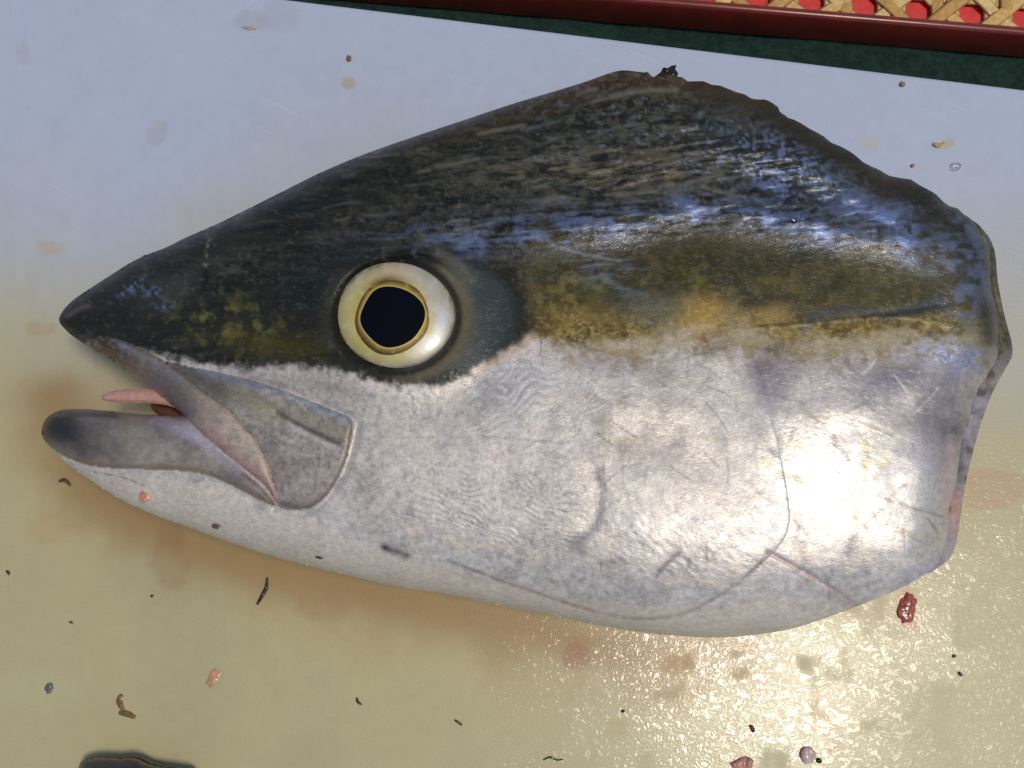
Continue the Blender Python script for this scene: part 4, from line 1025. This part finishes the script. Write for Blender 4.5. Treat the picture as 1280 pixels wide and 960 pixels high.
scrap("skin_scrap", strip([(446, 872), (447, 877), (452, 881)], 1.8), .0005, (38, 36, 38), "tiny dark hooked sliver near the bottom edge, left of centre")
scrap("skin_scrap", strip([(568, 900), (573, 903), (578, 907)], 1.7), .0005, (70, 66, 54), "tiny grey brown sliver near the bottom, between hook and thread")
scrap("fibre", strip([(679, 950), (685, 947), (690, 947), (696, 950), (704, 949)], 1.3), .0004, (30, 30, 28), "fine black branching thread at the bottom centre of the board", "fibre")
scrap("clot", strip([(938, 906), (941, 911), (942, 916)], 2.4), .0008, (96, 30, 20), "small dark red clot among the wet glints at the bottom", "clot")
scrap("flesh_scrap", ell(929, 955, 14, 8, -15), .0014, (204, 146, 132), "pink flesh scrap at the bottom edge among the glints", sss=.2, coat=.8)
scrap("flesh_scrap", ell(1011, 944, 9, 11, 10), .0014, (214, 186, 182), "pale pink flesh scrap beside a dark bead at bottom right", sss=.2, coat=.8)
scrap("bead", ell(1024, 951, 3.4, 3.4), .0008, (40, 40, 34), "small round dark bead beside the pale pink scrap", "bead")
scrap("crumb", ell(1193, 820, 2.6, 2.2), .0006, (80, 74, 50), "upper of two dark crumbs on the wet board at right", "crumb")
scrap("crumb", strip([(1198, 840), (1201, 843), (1203, 845)], 2), .0006, (70, 62, 40), "lower longer of two dark crumbs on the wet board at right", "crumb")
scrap("crumb", strip([(7, 714), (10, 715), (11, 719)], 1.8), .0006, (50, 46, 36), "dark crumb at the far left edge of the board", "crumb")
scrap("crumb", strip([(86, 777), (89, 778), (91, 780)], 1.4), .0005, (70, 60, 44), "tiny brown crumb above the blue grey scale", "crumb")
scrap("crumb", ell(190, 745, 2.2, 2), .0005, (80, 72, 58), "tiny round crumb left of the black sliver", "crumb")
scrap("crumb", ell(779, 889, 2.4, 2.0), .0006, (36, 34, 28), "tiny black crumb left of the bright glints", "crumb")
scrap("crumb", ell(436, 73, 3.4, 4.0), .0007, (150, 88, 66), "reddish crumb on the clean board above the fish's forehead", "crumb")
scrap("crumb", ell(1128, 105, 3.6, 3.2), .0007, (150, 124, 84), "tan crumb near the board's far edge under the tray", "crumb")
scrap("crumb", ell(1141, 207, 2.6, 2.4), .0006, (176, 120, 84), "orange crumb beside the water drop right of the back", "crumb")
scrap("flesh_flake", strip([(1166, 179), (1174, 182), (1182, 178)], 3), .0006, (188, 166, 112), "yellowish flake on the board right of the fish's back")
scrap("flesh_flake", strip([(303, 33), (312, 35), (322, 34)], 2), .0005, (200, 176, 160), "pale orange sliver near the top left of the board")
scrap("crumb", strip([(1185, 648), (1190, 650), (1196, 651)], 1.6), .0006, (206, 206, 200), "white speck at the foot of the cut edge", "crumb", z=.001)
# scraps that lie on the fish
def on_fish(x, y, lift=0.0):
    xa = np.array([float(x)]); ya = np.array([float(y)])
    d, _ = seg_dist(xa, ya, OUTC, True)
    return float(flank(xa, ya, d, False)[0]) + lift
scrap("flesh_flake", ell(181, 620, 8, 9, 40), .0008, (212, 150, 118), "orange flake stuck to the white underside of the lower jaw", z=on_fish(181, 620, .0003), sss=.2)
scrap("clot", ell(270, 657, 6, 4.5, -10), .0008, (112, 92, 74), "brown clot stuck on the throat below the jaw plate", "clot", z=on_fish(270, 657, .0002))
scrap("fibre", strip([(394, 696), (399, 697), (404, 698)], 1.8), .0005, (84, 62, 40), "short brown fibre on the white throat", "fibre", z=on_fish(399, 697, .0006))
# dark smooth object at the bottom edge
def dark_thing():
    P = catmull([(98, 962), (101, 953), (110, 948.5), (124, 946.5), (140, 947), (150, 947.5), (160, 946), (172, 948), (184, 954), (200, 958), (222, 961), (240, 968), (240, 1010), (100, 1010), (92, 985)], 4)
    x, y, V, q, t, n = lens("dark_scrap", P, .0085, .009, None, step=1.5)
    dd = 1.6 * np.exp(-((x - 141) / 4) ** 2) * PXM * sm(940, 948, y)
    V[:n, 2] -= dd
    c = V.mean(0); c[2] = V[:, 2].min()
    o = link("dark_scrap", mesh_np("dark_scrap", V, q, t), plain("dark_skin", lin(58, 52, 60), .32, coat=.5, bscale=400, bstr=.25, var=.3), None, tuple(c))
    tag(o, "dark grey rounded wet lump poking in at the bottom left edge", "scrap")
dark_thing()
# drops of water
def drops():
    m, nt, b = new_mat("water")
    b.inputs['Base Color'].default_value = (1, 1, 1, 1); b.inputs['Transmission Weight'].default_value = 1; b.inputs['Roughness'].default_value = .02; b.inputs['IOR'].default_value = 1.33
    for P, half, z, lab in ((ell(990, 273, 15, 8, 5, j=.08), .0016, on_fish(990, 273, -.0004), "water drop sitting on the blue shining ridge of the back"),
                            (ell(1195, 208, 6, 5, 0), .0012, .0009, "clear water drop on the board right of the fish's back")):
        x, y, V, q, t, n = lens("water_drop", P, z, half, None, step=1.2)
        c = V.mean(0); c[2] = V[:, 2].min()
        o = link("water_drop", mesh_np("water_drop", V, q, t), m, None, tuple(c)); tag(o, lab, "water drop")
drops()
